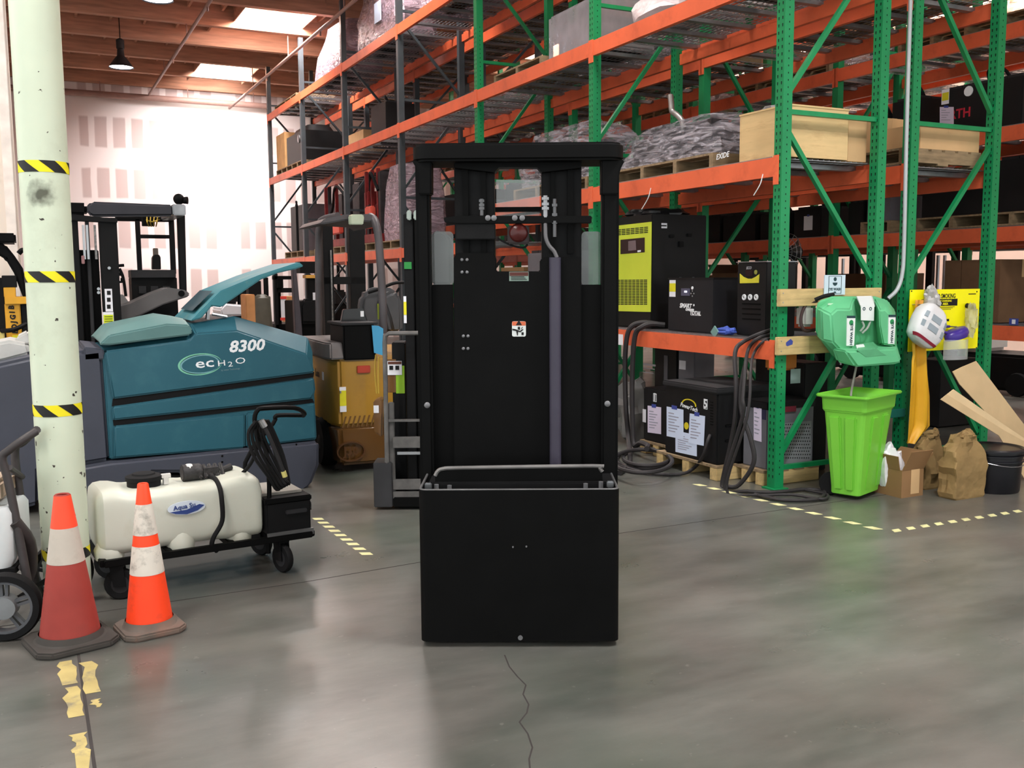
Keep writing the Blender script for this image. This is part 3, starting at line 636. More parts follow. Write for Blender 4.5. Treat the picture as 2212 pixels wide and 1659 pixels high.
# ================================================================ sprayer cart
TK = Fr(-4.72, -.42, math.radians(4.8))
tk = thing('sprayer_cart', 'white plastic sprayer tank on a black wheeled cart, hose coiled on its handle', 'cart', TK)
LNG = 1.06; DEP = .46
TW = mat('translucent_tank_plastic', (200, 202, 188), .4, var=.06, vs=3, dirt=(150, 140, 105), dirt_amt=.35, ds=3, spec=.5)
mb = MB(); z = .2
for yy in (0, DEP): mb.bar((-.02, yy, z), (LNG, yy, z), .035, .035)
for xx in (-.02, .3, .62, LNG): mb.bar((xx, 0, z), (xx, DEP, z), .035, .035)
mb.build('cart_frame', BLK, tk, bevel=.004)
for xx, yy, ang in ((.06, .03, 1.2), (.9, .03, .3), (.06, DEP-.03, .8), (.9, DEP-.03, .5)):
    c = pivot('caster', tk); c.location = (xx, yy, 0); c.rotation_euler.z = ang
    MB().lathe([(.02, -.018), (.074, -.018), (.08, -.01), (.08, .01), (.074, .018), (.02, .018)], (0, 0, 0), 22, 'x').build('tire', RUB, c).location = (0, 0, .08)
    MB().lathe([(.008, -.02), (.045, -.019), (.045, .019), (.008, .02)], (0, 0, 0), 16, 'x').build('hub', DRK, c).location = (0, 0, .08)
    MB().prism([(-.03, .07), (.03, .07), (.045, .17), (-.02, .17)], -.03, -.026, 'x').prism([(-.03, .07), (.03, .07), (.045, .17), (-.02, .17)], .026, .03, 'x').bx(-.032, .032, -.02, .045, .166, .18).build('fork', BLK2, c)
# tank: rings along x
def tank_ring(x, z0, z1, y0, y1, r): return [(x, a, b) for a, b in rrect(y0, y1, z0, z1, r, 4)]
pz = lambda px, py: TK.y(px, py, .06)
prof = []
for px, pt, pb in ((203, 1075, 1205), (215, 1062, 1216), (260, 1060, 1216), (272, 1066, 1208), (300, 1064, 1200), (308, 1060, 1198), (385, 1058, 1185), (395, 1050, 1183), (402, 1054, 1182), (462, 1046, 1173), (475, 1037, 1172), (490, 1034, 1180), (515, 1026, 1178), (545, 1024, 1174), (560, 1032, 1168), (568, 1048, 1155)):
    x, zt = pz(px, pt); zb = max(pz(px, pb)[1], .22); prof.append((x, zb, zt))
rs = []
for i, (x, zb, zt) in enumerate(prof):
    k = .05 if i in (0, len(prof)-1) else 0; nar = .025 if 5 <= i <= 9 else 0
    rs.append(tank_ring(x, zb+k*.5, zt-k*.3, .02+k+nar, DEP-.02-k-nar, .06))
tank = MB().rings(rs).build('tank', TW, tk, smooth=60, sub=1)
for px in (240, 395, 520):
    x, zz = pz(px, 1205); MB().lathe([(.07, .2), (.075, .25), (.05, .3)], (x, .1, 0), 16).build('tank_foot', TW, tank)
x, zz = pz(325, 1058); MB().lathe([(.085, -.02), (.085, .02), (.092, .025), (.092, .045), (.08, .05), (.06, .052), (.055, .06), (.02, .06)], (x, DEP*.5, zz), 28).build('filler_cap', RUB, tank)
x, zz = pz(455, 1045); pm = MB().lathe([(.045, -.07), (.045, .03), (.03, .04)], (x-.04, DEP*.5, zz+.04), 14, 'x').box((x+.04, DEP*.5, zz+.03), (.09, .07, .06)).cyl((x+.1, DEP*.5, zz+.03), (x+.16, DEP*.5, zz+.05), .02, n=10)
for k in range(5): pm.cyl((x-.02+k*.03, DEP*.5-.05, zz+.01), (x-.02+k*.03, DEP*.5+.02, zz+.07), .012, n=8)
pm.build('pump', mat('pump_black', (48, 46, 46), .5, var=.4, vs=30, bump=.3), tk, bevel=.004)
x, zz = pz(425, 1032); MB().ball((x, DEP*.5, zz+.02), (.035, .035, .028)).build('pump_cap', mat('pump_white', (205, 202, 196), .5), tk)
x, zz = pz(371, 1048); MB().cyl((x, DEP*.45, zz-.02), (x, DEP*.45, zz+.02), .016, n=8).box((x, DEP*.45, zz+.025), (.05, .025, .02)).build('valve', mat('pump_white', (205, 202, 196), .5), tk)
bl = MB(); x0, z0 = pz(360, 1104); x1, z1 = pz(441, 1086)
tl = pivot('tank_label', tank)
bl.prism(ell((x0+x1)/2, (z0+z1)/2, (x1-x0)/2, .036, 24), .036, .041); o = bl.build('label_backing', mat('label_pale_blue', (206, 216, 226), .6, var=.02), tl, smooth=0)
MB().prism([(x0+.012, (z0+z1)/2-.014), ((x0+x1)/2, (z0+z1)/2-.01), (x1-.03, (z0+z1)/2+.012), (x1-.005, (z0+z1)/2+.004), (x1-.04, (z0+z1)/2-.02), ((x0+x1)/2, (z0+z1)/2-.034), (x0+.04, (z0+z1)/2-.026)], .034, .0365).build('blue_swoosh', mat('label_navy', (46, 66, 128), .6, var=.02), tl, smooth=0)
text('Aqua Su', tl, mat('label_navy', (46, 66, 128)), .034, (x0+.085, .033, (z0+z1)/2+.008), rot=.08, bold=.0006)
# hose over the tank, handle, battery box
def tp(px, py, v): a, b = TK.y(px, py, v); return (a, v, b)
MB().tube([tp(452, 1030, .2), tp(464, 1034, .12), tp(474, 1052, .03), tp(479, 1080, -.014), tp(480, 1125, -.012), tp(462, 1160, -.012), tp(458, 1178, .0), tp(468, 1190, .03)], .013, 8, smooth=5).build('suction_hose', RUB, tk)
MB().tube([tp(490, 1036, .2), tp(520, 1025, .16), tp(545, 995, .1), tp(556, 955, .06), tp(552, 920, .05), tp(560, 910, .04)], .01, 8, smooth=5).build('supply_hose', RUB, tk)
h0 = tp(580, 1195, .04); h1 = tp(578, 905, .04)
hm = MB().tube([h0, tp(580, 1000, .04), tp(556, 940, .02), tp(550, 905, .02), tp(556, 887, .02), tp(570, 882, .03), tp(635, 881, .12), tp(657, 892, .3), tp(655, 898, DEP)], .013, 8, smooth=3)
hm.tube([(h0[0], DEP-.03, .2), (h0[0], DEP-.03, h1[2]-.3), tp(590, 915, DEP), tp(594, 902, DEP), tp(604, 897, DEP), tp(655, 897, DEP)], .013, 8, smooth=3)
hm.build('push_handle', BLK, tk)
for k in range(5):
    MB().tube([tp(552+k*4, 910, .0+k*.012), tp(536+k*8, 938, -.01+k*.01), tp(548+k*10, 985, -.02+k*.015), tp(580+k*8, 1030, -.01+k*.01), tp(598+k*6, 1058-k*4, .0), tp(608+k*4, 1040, .02), tp(596+k*4, 985, .05), tp(578+k*3, 930, .04), tp(562+k*4, 908, .03)], .009, 6, smooth=4).build('hose_loop', RUB, tk)
MB().tube([tp(566, 915, -.03), tp(580, 940, -.035), tp(605, 1000, -.035), tp(618, 1035, -.03)], .011, 8, smooth=3).build('spray_wand', DRK, tk)
MB().tube([tp(564, 908, -.03), tp(572, 922, -.032)], .018, 8).build('wand_grip', STL, tk); MB().tube([tp(612, 1018, -.034), tp(616, 1030, -.034)], .014, 8).build('wand_ring', mat('pale_yellow_plastic', (210, 200, 120), .5), tk)
a, b, c, e = TK.rect(576, 1078, 672, 1172, 0)
bb = MB().bx(a, b, 0, DEP-.04, .225, e).build('battery_box', BLK2, tk, bevel=.008)
MB().bx(a-.006, b+.006, -.006, DEP-.034, e-.02, e+.012).build('box_lid', BLK, bb, bevel=.006)
MB().box(((a+b)/2+.04, -.006, (c+e)/2+.05), (.12, .02, .022)).build('carry_slot', DRK, bb, bevel=.004)
MB().bx(a, b+.01, -.012, .0, .2, .235).build('tray_edge', mat('worn_grey_edge', (92, 92, 92)), bb, smooth=0)
MB().tube([tp(600, 1075, .2), tp(640, 1068, .15), tp(668, 1082, .05), tp(671, 1100, .0)], .005, 6, smooth=4).build('strap_cable', RUB, bb)
MB().bx(b-.3, b-.02, .08, DEP-.08, e+.012, e+.028).build('grey_board', mat('dusty_board', (142, 138, 130), .8, var=.1), tk, bevel=.003)
# ================================================================ spoked hand cart at the edge
q = G(22, 1392)
HC = Fr(q.x-.02, q.y+.07, math.radians(-14))
hc = thing('tank_hand_cart', 'black tubular hand cart with grey spoked wheels and a white jug', 'cart', HC)
HUBM = mat('grey_wheel_plastic', (86, 88, 92), .5, var=.15)
def spoked(x, y, r, rz):
    wv = pivot('wheel', hc); wv.location = (x, y, r); wv.rotation_euler.z = rz
    MB().lathe([(r*.78, -.03), (r*.95, -.03), (r, -.015), (r, .015), (r*.95, .03), (r*.78, .03)], n=36, ax='y', caps=False).rings([[(rr*math.cos(a), yy, rr*math.sin(a)) for rr, yy in ((r*.78, -.03), (r*.78, .03), (r*.775, .03), (r*.775, -.03))] for a in [2*PI*i/36 for i in range(36)]], closed=True).build('tire', RUB, wv)
    MB().rings([[(rr*math.cos(a), yy, rr*math.sin(a)) for rr, yy in ((r*.7, -.026), (r*.79, -.026), (r*.79, .026), (r*.7, .026))] for a in [2*PI*i/36 for i in range(36)]], closed=True).build('rim', HUBM, wv)
    MB().lathe([(.012, -.04), (.05, -.036), (.055, .03), (.012, .036)], n=20, ax='y').build('hub', mat('pale_hub', (120, 124, 126), .5), wv)
    for i in range(5):
        for s in (-.11, .11):
            a = 2*PI*i/5+.3; MB().bar((.045*math.cos(a+s*2), 0, .045*math.sin(a+s*2)), (r*.73*math.cos(a+s), 0, r*.73*math.sin(a+s)), .028, .013, up=(-math.sin(a), 0, math.cos(a))).build('spoke', HUBM, wv)
wx = HC.y(14, 1345, 0)[0]
spoked(wx, 0, .155, 0)
spoked(wx+.12, .52, .15, .1)
MB().cyl((wx, 0, .155), (wx+.12, .52, .155), .014, n=8).build('axle', BLK, hc)
def hp_(px, py, v): a, b = HC.y(px, py, v); return (a, v, b)
FRM = mat('worn_black_tube', (58, 54, 54), .5, var=.25)
MB().tube([hp_(60, 1260, .12), hp_(40, 1150, .14), hp_(18, 1040, .15), hp_(5, 990, .15), hp_(20, 972, .15), hp_(50, 950, .16), hp_(78, 932, .2)], .019, 10, smooth=4).build('side_rail', FRM, hc)
MB().tube([hp_(85, 1285, .45), hp_(62, 1190, .42), hp_(45, 1080, .4), hp_(32, 975, .4), hp_(50, 955, .38), hp_(80, 928, .3)], .019, 10, smooth=4).build('side_rail', FRM, hc)
for y0 in (1010, 1140, 1225): MB().tube([hp_(20+(y0-1010)*.12, y0, .15), hp_(48+(y0-1010)*.1, y0+20, .42)], .014, 8).build('cross_tube', FRM, hc)
MB().tube([hp_(30, 1125, .14), hp_(62, 1170, .2), hp_(66, 1230, .3), hp_(50, 1262, .3)], .03, 10, smooth=3).build('hose', FRM, hc)
jz = MB().rings([[(x, y, z) for x, y in rrect(wx-.3, wx+.0+k, .1, .44, .05)] for z, k in ((.3, 0), (.34, .02), (.55, .02), (.58, 0))])
jz.build('white_jug', mat('jug_white', (200, 206, 206), .45, var=.06), hc, smooth=50)
MB().bx(wx-.32, wx+.02, .1, .44, .27, .3).build('jug_shelf', BLK2, hc)
MB().bx(wx-.3, wx-.03, .12, .4, .6, .7).build('upper_tray', mat('tan_plastic', (170, 150, 130), .6), hc, bevel=.02)
# ================================================================ teal floor scrubber
SB = Fr(0, 1.8, 0)
sb = thing('ride_on_floor_scrubber', 'teal ride-on floor scrubber with raised lid and 8300 on its side', 'scrubber', loc=(-3.9, 1.8, 0))
SB.o = V((-3.9, 1.8, 0))
TEAL = mat('teal_plastic', (40, 90, 104), .38, var=.07, vs=2, dirt=(92, 140, 142), dirt_amt=.15, ds=4)
TEALT = mat('dusty_teal_lid', (88, 124, 122), .45, var=.08, vs=3)
SLG = mat('slate_plastic', (66, 69, 80), .5, var=.07, dirt=(52, 52, 58), dirt_amt=.3)
W0, W1 = 0, 1.02
def solid(pts, top, y0, y1, ch):           # side outline with chamfered long edges: pts at the face, top further in
    a = SB.poly(pts, y0); b = SB.poly(top, y0)
    return MB().rings([[(x, y0, z) for x, z in a], [(x, y0+ch, z) for x, z in b], [(x, y1-ch, z) for x, z in b], [(x, y1, z) for x, z in a]])
core = [(214, 760), (410, 728), (417, 712), (510, 698), (668, 745), (682, 775), (687, 955), (237, 994)]
solid([(222, 768), (410, 738), (424, 722), (512, 716), (662, 766), (676, 800), (683, 950), (238, 992)], [(216, 756), (410, 720), (416, 700), (512, 684), (672, 730), (682, 760), (690, 952), (232, 995)], .02, W1-.02, .1).build('tank_shell', TEAL, sb, smooth=12, bevel=.008)
for nm, pts in (('upper_side_panel', [(226, 758), (408, 734), (424, 719), (512, 713), (664, 764), (676, 792), (680, 805), (244, 862)]), ('middle_rib', [(242, 878), (660, 820), (678, 815), (682, 845), (672, 862), (244, 908)]), ('lower_side_panel', [(246, 920), (529, 893), (529, 968), (246, 990)]), ('lower_corner_panel', [(531, 893), (680, 870), (684, 948), (531, 967)])):
    MB().prism(SB.poly(pts, 0), -.012, .05).build(nm, TEAL, sb, bevel=.014, seg=3)
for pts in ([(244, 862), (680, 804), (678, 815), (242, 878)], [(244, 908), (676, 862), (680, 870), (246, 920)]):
    MB().prism(SB.poly(pts, 0), .012, .05).build('groove_shade_strip', BLK2, sb, smooth=0)  # black strip stands in for the shade inside the groove
lid = MB(); la = [(212, 742), (222, 752), (412, 724), (416, 708)]; lt_ = [(216, 736), (232, 719), (360, 694), (408, 697)]
lid = solid([(213, 745), (236, 746), (412, 724), (417, 714), (408, 702), (360, 700), (236, 724)], [(216, 742), (236, 746), (412, 724), (414, 712), (405, 690), (362, 684), (240, 710)], -.02, W1+.02, .16)
lid.build('seat_cover', TEALT, sb, bevel=.01)
hood = MB().prism(SB.poly([(411, 694), (477, 628), (560, 594), (646, 566), (657, 575), (640, 581), (600, 590), (564, 604), (494, 652), (479, 664), (458, 661), (435, 688)], .06), .06, .96)
hd = hood.build('raised_hood', mat('teal_hood', (62, 128, 138), .4, var=.08, vs=3, dirt=(150, 160, 140), dirt_amt=.4, ds=4), sb, bevel=.008)
p = [SB.y(a, b, .06) for a, b in ((425, 676), (470, 632))]
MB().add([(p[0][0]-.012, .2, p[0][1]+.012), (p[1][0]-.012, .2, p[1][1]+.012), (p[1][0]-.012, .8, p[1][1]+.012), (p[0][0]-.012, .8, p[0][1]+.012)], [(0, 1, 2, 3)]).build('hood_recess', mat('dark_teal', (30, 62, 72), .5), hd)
MB().bar((SB.y(448, 690, .1)[0], .1, SB.y(448, 690, .1)[1]), (SB.y(450, 662, .1)[0], .1, SB.y(450, 662, .1)[1]), .02, .06).build('hood_strut', STL, sb)
a = SB.y(458, 678, .1); b_ = SB.y(490, 684, .1); MB().cyl((a[0], .1, a[1]), (b_[0], .1, b_[1]), .012, n=8).build('hood_strut', STL, sb)
# slate chassis
sk = MB().prism(SB.poly([(86, 1025), (240, 998), (690, 953), (690, 1005), (672, 1050), (655, 1064), (610, 1050), (430, 1062), (395, 1022), (330, 1022), (300, 1050), (190, 1065), (86, 1095)], -.03), -.03, W1+.03)
sk.build('skirt', SLG, sb, bevel=.025, seg=3)
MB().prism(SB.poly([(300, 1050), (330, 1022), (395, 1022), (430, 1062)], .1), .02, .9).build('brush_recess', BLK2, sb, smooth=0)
MB().prism(SB.poly([(-60, 830), (-20, 790), (60, 772), (222, 752), (240, 995), (86, 1020), (86, 1090), (-60, 1130)], .02), .02, W1-.02).build('front_body', SLG, sb, bevel=.03, seg=3)
MB().prism(SB.poly([(180, 748), (222, 752), (226, 775), (180, 778)], .1), .02, W1-.1).build('dash_panel', SLG, sb, bevel=.01)
MB().prism(SB.poly([(-30, 745), (20, 735), (60, 742), (66, 765), (-30, 790)], .3), .3, .8).build('control_pod', mat('pale_grey_plastic', (188, 188, 184), .5), sb, bevel=.02)
MB().prism(SB.poly([(36, 728), (60, 716), (72, 742), (40, 748)], .4), .4, .7).build('control_pod', mat('pale_grey_plastic', (188, 188, 184), .5), sb, bevel=.012)
for px, dep in ((150, .06), (150, .86), (600, .45)):
    x = SB.y(px, 1080, dep)[0]; MB().lathe([(.05, -.05), (.14, -.05), (.15, -.03), (.15, .03), (.14, .05), (.05, .05)], (x, dep+.05, .15), 24, 'y').build('wheel', RUB, sb)
for px, py in ((480, 985), (480, 998), (640, 960), (690, 690)): 
    if px < 680:
        x, z = SB.y(px, py, -.03); MB().lathe([(.008, 0), (.008, -.004)], n=8, ax='y').build('screw', BLK, sb).location = (x, -.03, z)
x, z = SB.y(532, 748, -.012); text('8300', sb, WIN, .118, (x, -.0135, z), bold=.0035, shear=.22, rot=.03, sx=1.1)
x, z = SB.y(442, 787, -.012); text('ec', sb, WIN, .1, (x, -.0135, z+.008), rot=.06, sx=1.5, bold=.001)
x, z = SB.y(501, 784, -.012); text('H', sb, WIN, .058, (x-.075, -.0135, z), rot=.06, sx=1.5); text('2', sb, WIN, .052, (x-.012, -.0135, z-.01), rot=.06, sx=1.5); text('O', sb, WIN, .066, (x+.062, -.0135, z+.012), rot=.06, sx=1.5)
x, z = SB.y(498, 798, -.012); text('by water Technology', sb, mat('grey_print', (120, 150, 156), .6, var=0), .016, (x, -.0135, z), rot=.06)
x, z = SB.y(432, 787, -.012)
for k, (rx, rz_, m) in enumerate(((.155, .08, mat('ring_green', (120, 190, 160), .5, var=.05)), (.14, .072, mat('ring_grey', (110, 160, 165), .5, var=.05)))):
    rg = MB(); n = 40
    rg.rings([[(x+(rx+d*math.sin(a/2+.6*k))*math.cos(a), y_, z+(rz_+d*math.sin(a/2))*math.sin(a)+.02*math.cos(a)*.3) for d, y_ in ((0, -.012), (0, -.0135), (-.016, -.0135), (-.016, -.012))] for a in [2*PI*i/n for i in range(n)]], closed=True)
    rg.build('logo_ring', m, sb, smooth=0)
# ================================================================ trucks behind the scrubber
class At:                                        # builder bound to one thing and its frame
    def __init__(s, t, fr): s.t = t; s.f = fr
    def box(s, name, px, v, d, m, parent=None, bevel=.004, **k):
        a, b, c, e = s.f.rect(*px, v); return MB().bx(a, b, v, v+d, c, e).build(name, m, parent or s.t, bevel=bevel, **k)
    def pr(s, name, pts, v, d, m, parent=None, bevel=.004, **k):
        return MB().prism(s.f.poly(pts, v), v, v+d).build(name, m, parent or s.t, bevel=bevel, **k)
    def p(s, px, py, v): a, b = s.f.y(px, py, v); return V((a, v, b))
    def tube(s, name, pts, r, m, parent=None, smooth=4, n=8):
        return MB().tube([s.p(*q) for q in pts], r, n, smooth=smooth).build(name, m, parent or s.t)
def ground_z(mb): return mb
q = at(250, 700, 1, 4.0)
RF = Fr(q.x, 4.0, 0)
rt = thing('reach_truck', 'black reach truck with overhead guard, standing behind the teal scrubber', 'forklift', RF)
A = At(rt, RF)
CHA = mat('dull_chain', (120, 118, 116), .4, .7, var=.4, vs=40)
def down(px0, px1, py, v, d, name, m, z0=.02):         # from pixel height to the ground
    a, b, c, e = RF.rect(px0, py, px1, py+10, v); return MB().bx(a, b, v, v+d, z0, e).build(name, m, rt, bevel=.006)
MB().prism([(-.5, -.08), (1.05, -.08), (1.05, 1.6), (-.5, 1.6)], .08, .5, 'z').build('chassis', BLK2, rt, bevel=.03)
down(140, 168, 472, .02, .08, 'mast_rail', BLK2); down(213, 252, 470, 0, .12, 'mast_rail', BLK2); down(184, 192, 476, .04, .06, 'mast_lip', DRK); down(168, 213, 540, .1, .04, 'mast_back_plate', BLK)
for x, m in ((181, STL), (189, STL), (206, CHA)): A.box('lift_chain', (x-2, 486, x+3, 560), .0, .03, m, bevel=0)
A.box('cylinder_rod', (176, 552, 183, 570), -.01, .03, mat('pinkish_steel', (150, 110, 110), .4, .4))
A.pr('mast_head', [(120, 461), (160, 463), (254, 473), (254, 481), (160, 476), (120, 474)], -.03, .14, BLK2)
A.pr('canopy_beam', [(120, 436), (190, 438), (190, 466), (120, 464)], .1, .3, BLK, bevel=.03)
A.pr('canopy_beam', [(186, 452), (190, 442), (198, 435), (374, 442), (376, 467), (200, 468), (190, 462)], .02, .1, mat('dusty_black_tube', (44, 44, 50), .5, var=.15), bevel=.03, seg=3)
A.box('end_bracket', (373, 441, 402, 465), .02, 1.0, GLV, bevel=.01)
x, z = RF.y(387, 430, .1); MB().ball((x, .12, z), .052, 16, 10).cyl((x+.03, .12, z-.01), (x+.075, .1, z-.01), .03, .036, n=14).cyl((x, .12, z-.08), (x, .12, z-.03), .02, n=8).build('beacon_lamp', BLK, rt)
A.box('canopy_rear_beam', (250, 468, 376, 478), .9, .08, BLK)
for x0, x1, x2, x3 in ((292, 302, 298, 308), (365, 376, 370, 381)):
    A.pr('guard_upright', [(x0, 473), (x1, 473), (x3, 592), (x2, 592)], .9, .05, BLK2)
A.pr('guard_post', [(383, 463), (400, 463), (404, 640), (390, 640)], .5, .08, BLK2, bevel=.01)
A.box('guard_rung', (302, 507, 368, 515), .9, .04, BLK2)
lb = A.box('work_lamp', (308, 464, 334, 488), .7, .1, BLK)
cage = mat('brass_wire', (176, 150, 60), .4, .6)
for k in range(4): A.tube('lamp_guard_wire', [(317+k*8, 464, .68), (318+k*7, 480, .62), (322+k*5, 489, .68)], .006, cage, lb)
A.tube('lamp_guard_wire', [(316, 475, .68), (330, 479, .6), (345, 474, .68)], .006, cage, lb)
A.pr('control_column', [(330, 582), (330, 556), (334, 550), (344, 550), (347, 556), (348, 582)], .8, .12, BLK2)
A.box('control_head', (332, 536, 342, 552), .82, .08, mat('tan_knob', (96, 86, 78), .5))
A.box('dashboard', (283, 583, 380, 600), .75, .3, DRK); A.box('dash_face', (286, 600, 384, 690), .8, .3, BLK2)
for k in range(3): A.box('dash_switch', (300+k*26, 618, 316+k*26, 634), .785, .02, DRK, bevel=.002)
A.pr('grey_cover', [(252, 700), (252, 664), (280, 657), (330, 634), (365, 621), (402, 627), (411, 636), (404, 642), (353, 658), (300, 683)], .2, .5, mat('grey_sheet_metal', (92, 90, 90), .55, var=.08), bevel=.01)
x, z = RF.y(392, 634, .19); MB().lathe([(.03, 0), (.03, .004)], (x, .19, z), 16, 'y').build('cover_hole', BLK, rt)
A.pr('grey_wedge', [(250, 640), (266, 636), (281, 656), (251, 664)], .7, .2, mat('pale_sheet_metal', (150, 148, 146), .5), bevel=.004)
s1 = A.box('pictogram_sticker', (227, 624, 243, 673), -.0015, .0015, WHT, bevel=0)
for k in range(3): A.box('pictogram', (231, 628+k*15, 239, 637+k*15), -.0025, .0015, INK, s1, bevel=0)
s2 = A.box('maintenance_label', (223, 674, 246, 713), -.0015, .0015, WHT, bevel=0); A.box('lime_panel', (224, 680, 245, 702), -.0025, .0015, mat('lime_print', (205, 220, 40), .6), s2, bevel=0)
for k in range(4): A.box('print_line', (226, 683+k*5, 243, 685+k*5), -.0035, .0015, mat('olive_print', (110, 120, 20), .6), s2, bevel=0)
for px, py in ((236, 579), (213, 624), (213, 632)): x, z = RF.y(px, py, -.02); MB().lathe([(.014, 0), (.014, .01), (.008, .02)], (x, -.02, z), 10, 'y').build('bolt', STL, rt)
A.tube('hand_rail', [(254, 574, .4), (268, 573, .4)], .014, BLK2); 
for k in range(3): A.box('rear_bracket', (255+k*6, 588+k*12, 264+k*3, 596+k*14), .5, .05, BLK2)
A.tube('rear_grille_bar', [(258, 580, .5), (266, 600, .5), (272, 640, .5)], .014, BLK2); A.tube('rear_grille_bar', [(254, 610, .5), (270, 608, .5)], .01, BLK2)
for xx, yy in ((-.4, 0), (.75, 1.3), (.75, .1)): MB().lathe([(.06, -.06), (.15, -.06), (.16, -.04), (.16, .04), (.15, .06), (.06, .06)], (xx, yy, .16), 24, 'x').build('wheel', RUB, rt)
# ---------------- small yellow lift at the edge
q = at(30, 700, 1, 4.2); YF = Fr(q.x, 4.2, 0)
yl = thing('walkie_lift', 'yellow and black pallet lift with vertical lettering, partly behind the column', 'lift', YF); A = At(yl, YF)
YL = mat('lift_yellow', (214, 158, 44), .5, var=.08)
a, b, c, e = YF.rect(12, 655, 46, 740, 0); MB().bx(a, b, 0, .1, .03, e).build('mast_post', YL, yl, bevel=.008)
A.box('yellow_cap', (8, 620, 34, 642), -.02, .2, YL); A.box('yellow_ledge', (10, 641, 62, 657), -.03, .25, YL)
A.box('black_head', (4, 595, 36, 621), -.02, .2, BLK2); a, b, c, e = YF.rect(46, 655, 66, 740, .02); MB().bx(a, b, .02, .3, .03, e).build('side_body', BLK2, yl, bevel=.01)
a, b, c, e = YF.rect(-60, 600, 12, 720, .05); MB().bx(a, b, .05, .3, .03, e).build('side_body', BLK2, yl, bevel=.01)
MB().bx(a, YF.y(70, 700, .3)[0], -.02, .8, .03, .3).build('drive_base', BLK, yl, bevel=.02)
for k, ch in enumerate('BIGJOE'):
    x, z = YF.y(25+k*1.6, 664+k*10.5, 0); text(ch, yl, INK, .06, (x, -.003, z), rot=PI/2-.1, bold=.003)
A.pr('curved_guard', [(-30, 510), (12, 528), (32, 553), (50, 580), (60, 640), (60, 668), (44, 628), (30, 590), (12, 560), (-30, 535)], .0, .25, BLK, bevel=.02)
A.box('guard_visor', (-40, 503, 34, 524), -.05, .5, BLK, bevel=.015); A.tube('grab_handle', [(40, 548, .0), (47, 541, 0), (56, 540, 0)], .022, BLK)
A.tube('steer_handle', [(4, 715, -.1), (30, 712, -.2), (56, 700, -.1)], .02, BLK2); A.box('yellow_sticker', (27, 724, 44, 742), -.012, .004, mat('bright_yellow_label', (222, 214, 40), .6), bevel=0); A.box('yellow_sticker', (-8, 716, 10, 742), -.09, .09, mat('pale_yellow_part', (220, 200, 120), .6))
# ---------------- yellow sit-down forklift
q = G(733, 1024); YT = Fr(q.x, q.y, math.radians(-3))
yt = thing('counterbalance_forklift', 'yellow sit-down forklift with black seat, parked behind the upright backrest', 'forklift', YT); A = At(yt, YT)
YB = mat('forklift_yellow', (166, 124, 42), .35, var=.1, vs=2, dirt=(120, 82, 40), dirt_amt=.4, ds=3, coat=.3)
YB2 = mat('forklift_ochre', (104, 70, 30), .3, var=.12, vs=2, dirt=(96, 66, 36), dirt_amt=.4, ds=3, coat=.4)
DEC = mat('dull_decal', (110, 78, 36), .6, var=0)
def ringz(pts, z): return [(x, y, z) for x, y in pts]
zt1 = YT.y(733, 776, 0)[1]; zt0 = YT.y(733, 922, 0)[1]; zc = YT.y(733, 896, 0)[1]; XW = .95
plan = lambda i: [(i, -.0), (XW-i, 0), (XW, .18), (XW, 1.6), (-.04, 1.6), (-.04, .14)]
MB().rings([ringz(plan(.02), zt0), ringz(plan(.02), zt1)]).build('battery_body', YB, yt, bevel=.02)
MB().rings([ringz([(.03, .02), (XW-.03, .02), (XW-.01, .2), (XW-.01, .5), (.1, .5), (.0, .2)], .06), ringz([(0, -.02), (XW, -.02), (XW+.02, .2), (XW+.02, .5), (.1, .5), (-.05, .2)], zt0)]).build('counterweight', YB2, yt, bevel=.03, seg=3)
x, z = YT.y(758, 975, -.02); rg = MB(); rg.rings([[(x+(.12-d)*math.cos(a), y_, z+(.085-d)*math.sin(a)) for d, y_ in ((0, .0), (0, -.032), (.012, -.032), (.012, 0))] for a in [2*PI*i/28 for i in range(28)]], closed=True); rg.build('oval_badge', mat('dark_badge', (84, 52, 22), .5), yt, smooth=0)
text('J30', yt, mat('dark_badge', (84, 52, 22)), .1, (x, -.0315, z), bold=.002)
hz = YT.rect(733, 898, 810, 922, 0)
for k in range(9): MB().prism([(.03+k*.04, hz[2]), (.045+k*.04, hz[2]), (.075+k*.04, hz[3]), (.06+k*.04, hz[3])], -.003, .004).build('warning_stripe', DEC, yt, smooth=0)
zc2 = YT.y(733, 741, 0)[1]; MB().rings([ringz([(-.05, -.02), (.32, -.02), (.32, 1.2), (-.08, 1.2), (-.08, .12)], zt1), ringz([(-.04, .03), (.32, .03), (.32, 1.2), (-.07, 1.2), (-.07, .15)], zc2)]).build('grey_deck', mat('grey_deck_plastic', (112, 106, 104), .6, var=.1), yt, bevel=.012)
MB().bx(.02, .03, -.02, -.005, zt1-.28, zt1-.26).build('latch', STL, yt)
sd = MB(); a_ = YT.rect(734, 836, 748, 890, -.004); lbx = MB().bx(a_[0], a_[1], -.003, .004, a_[2], a_[3]).build('white_label', WHT, yt, smooth=0); MB().bx(a_[0], a_[1], -.004, .003, a_[2]+.05, a_[3]-.03).build('yellow_panel', mat('bright_yellow_label', (222, 214, 40)), lbx, smooth=0)
text('Lora', yt, mat('brown_print', (70, 48, 20), .6, var=0), .09, (-.043, .55, zt1-.16), face='-x', bold=.002)
text('FOX', yt, mat('brown_print', (70, 48, 20)), .09, (-.043, .85, zt1-.14), face='-x', bold=.002)
MB().bx(-.043, -.038, .3, .36, zt1-.2, zt1-.13).build('white_label', WHT, yt, smooth=0)
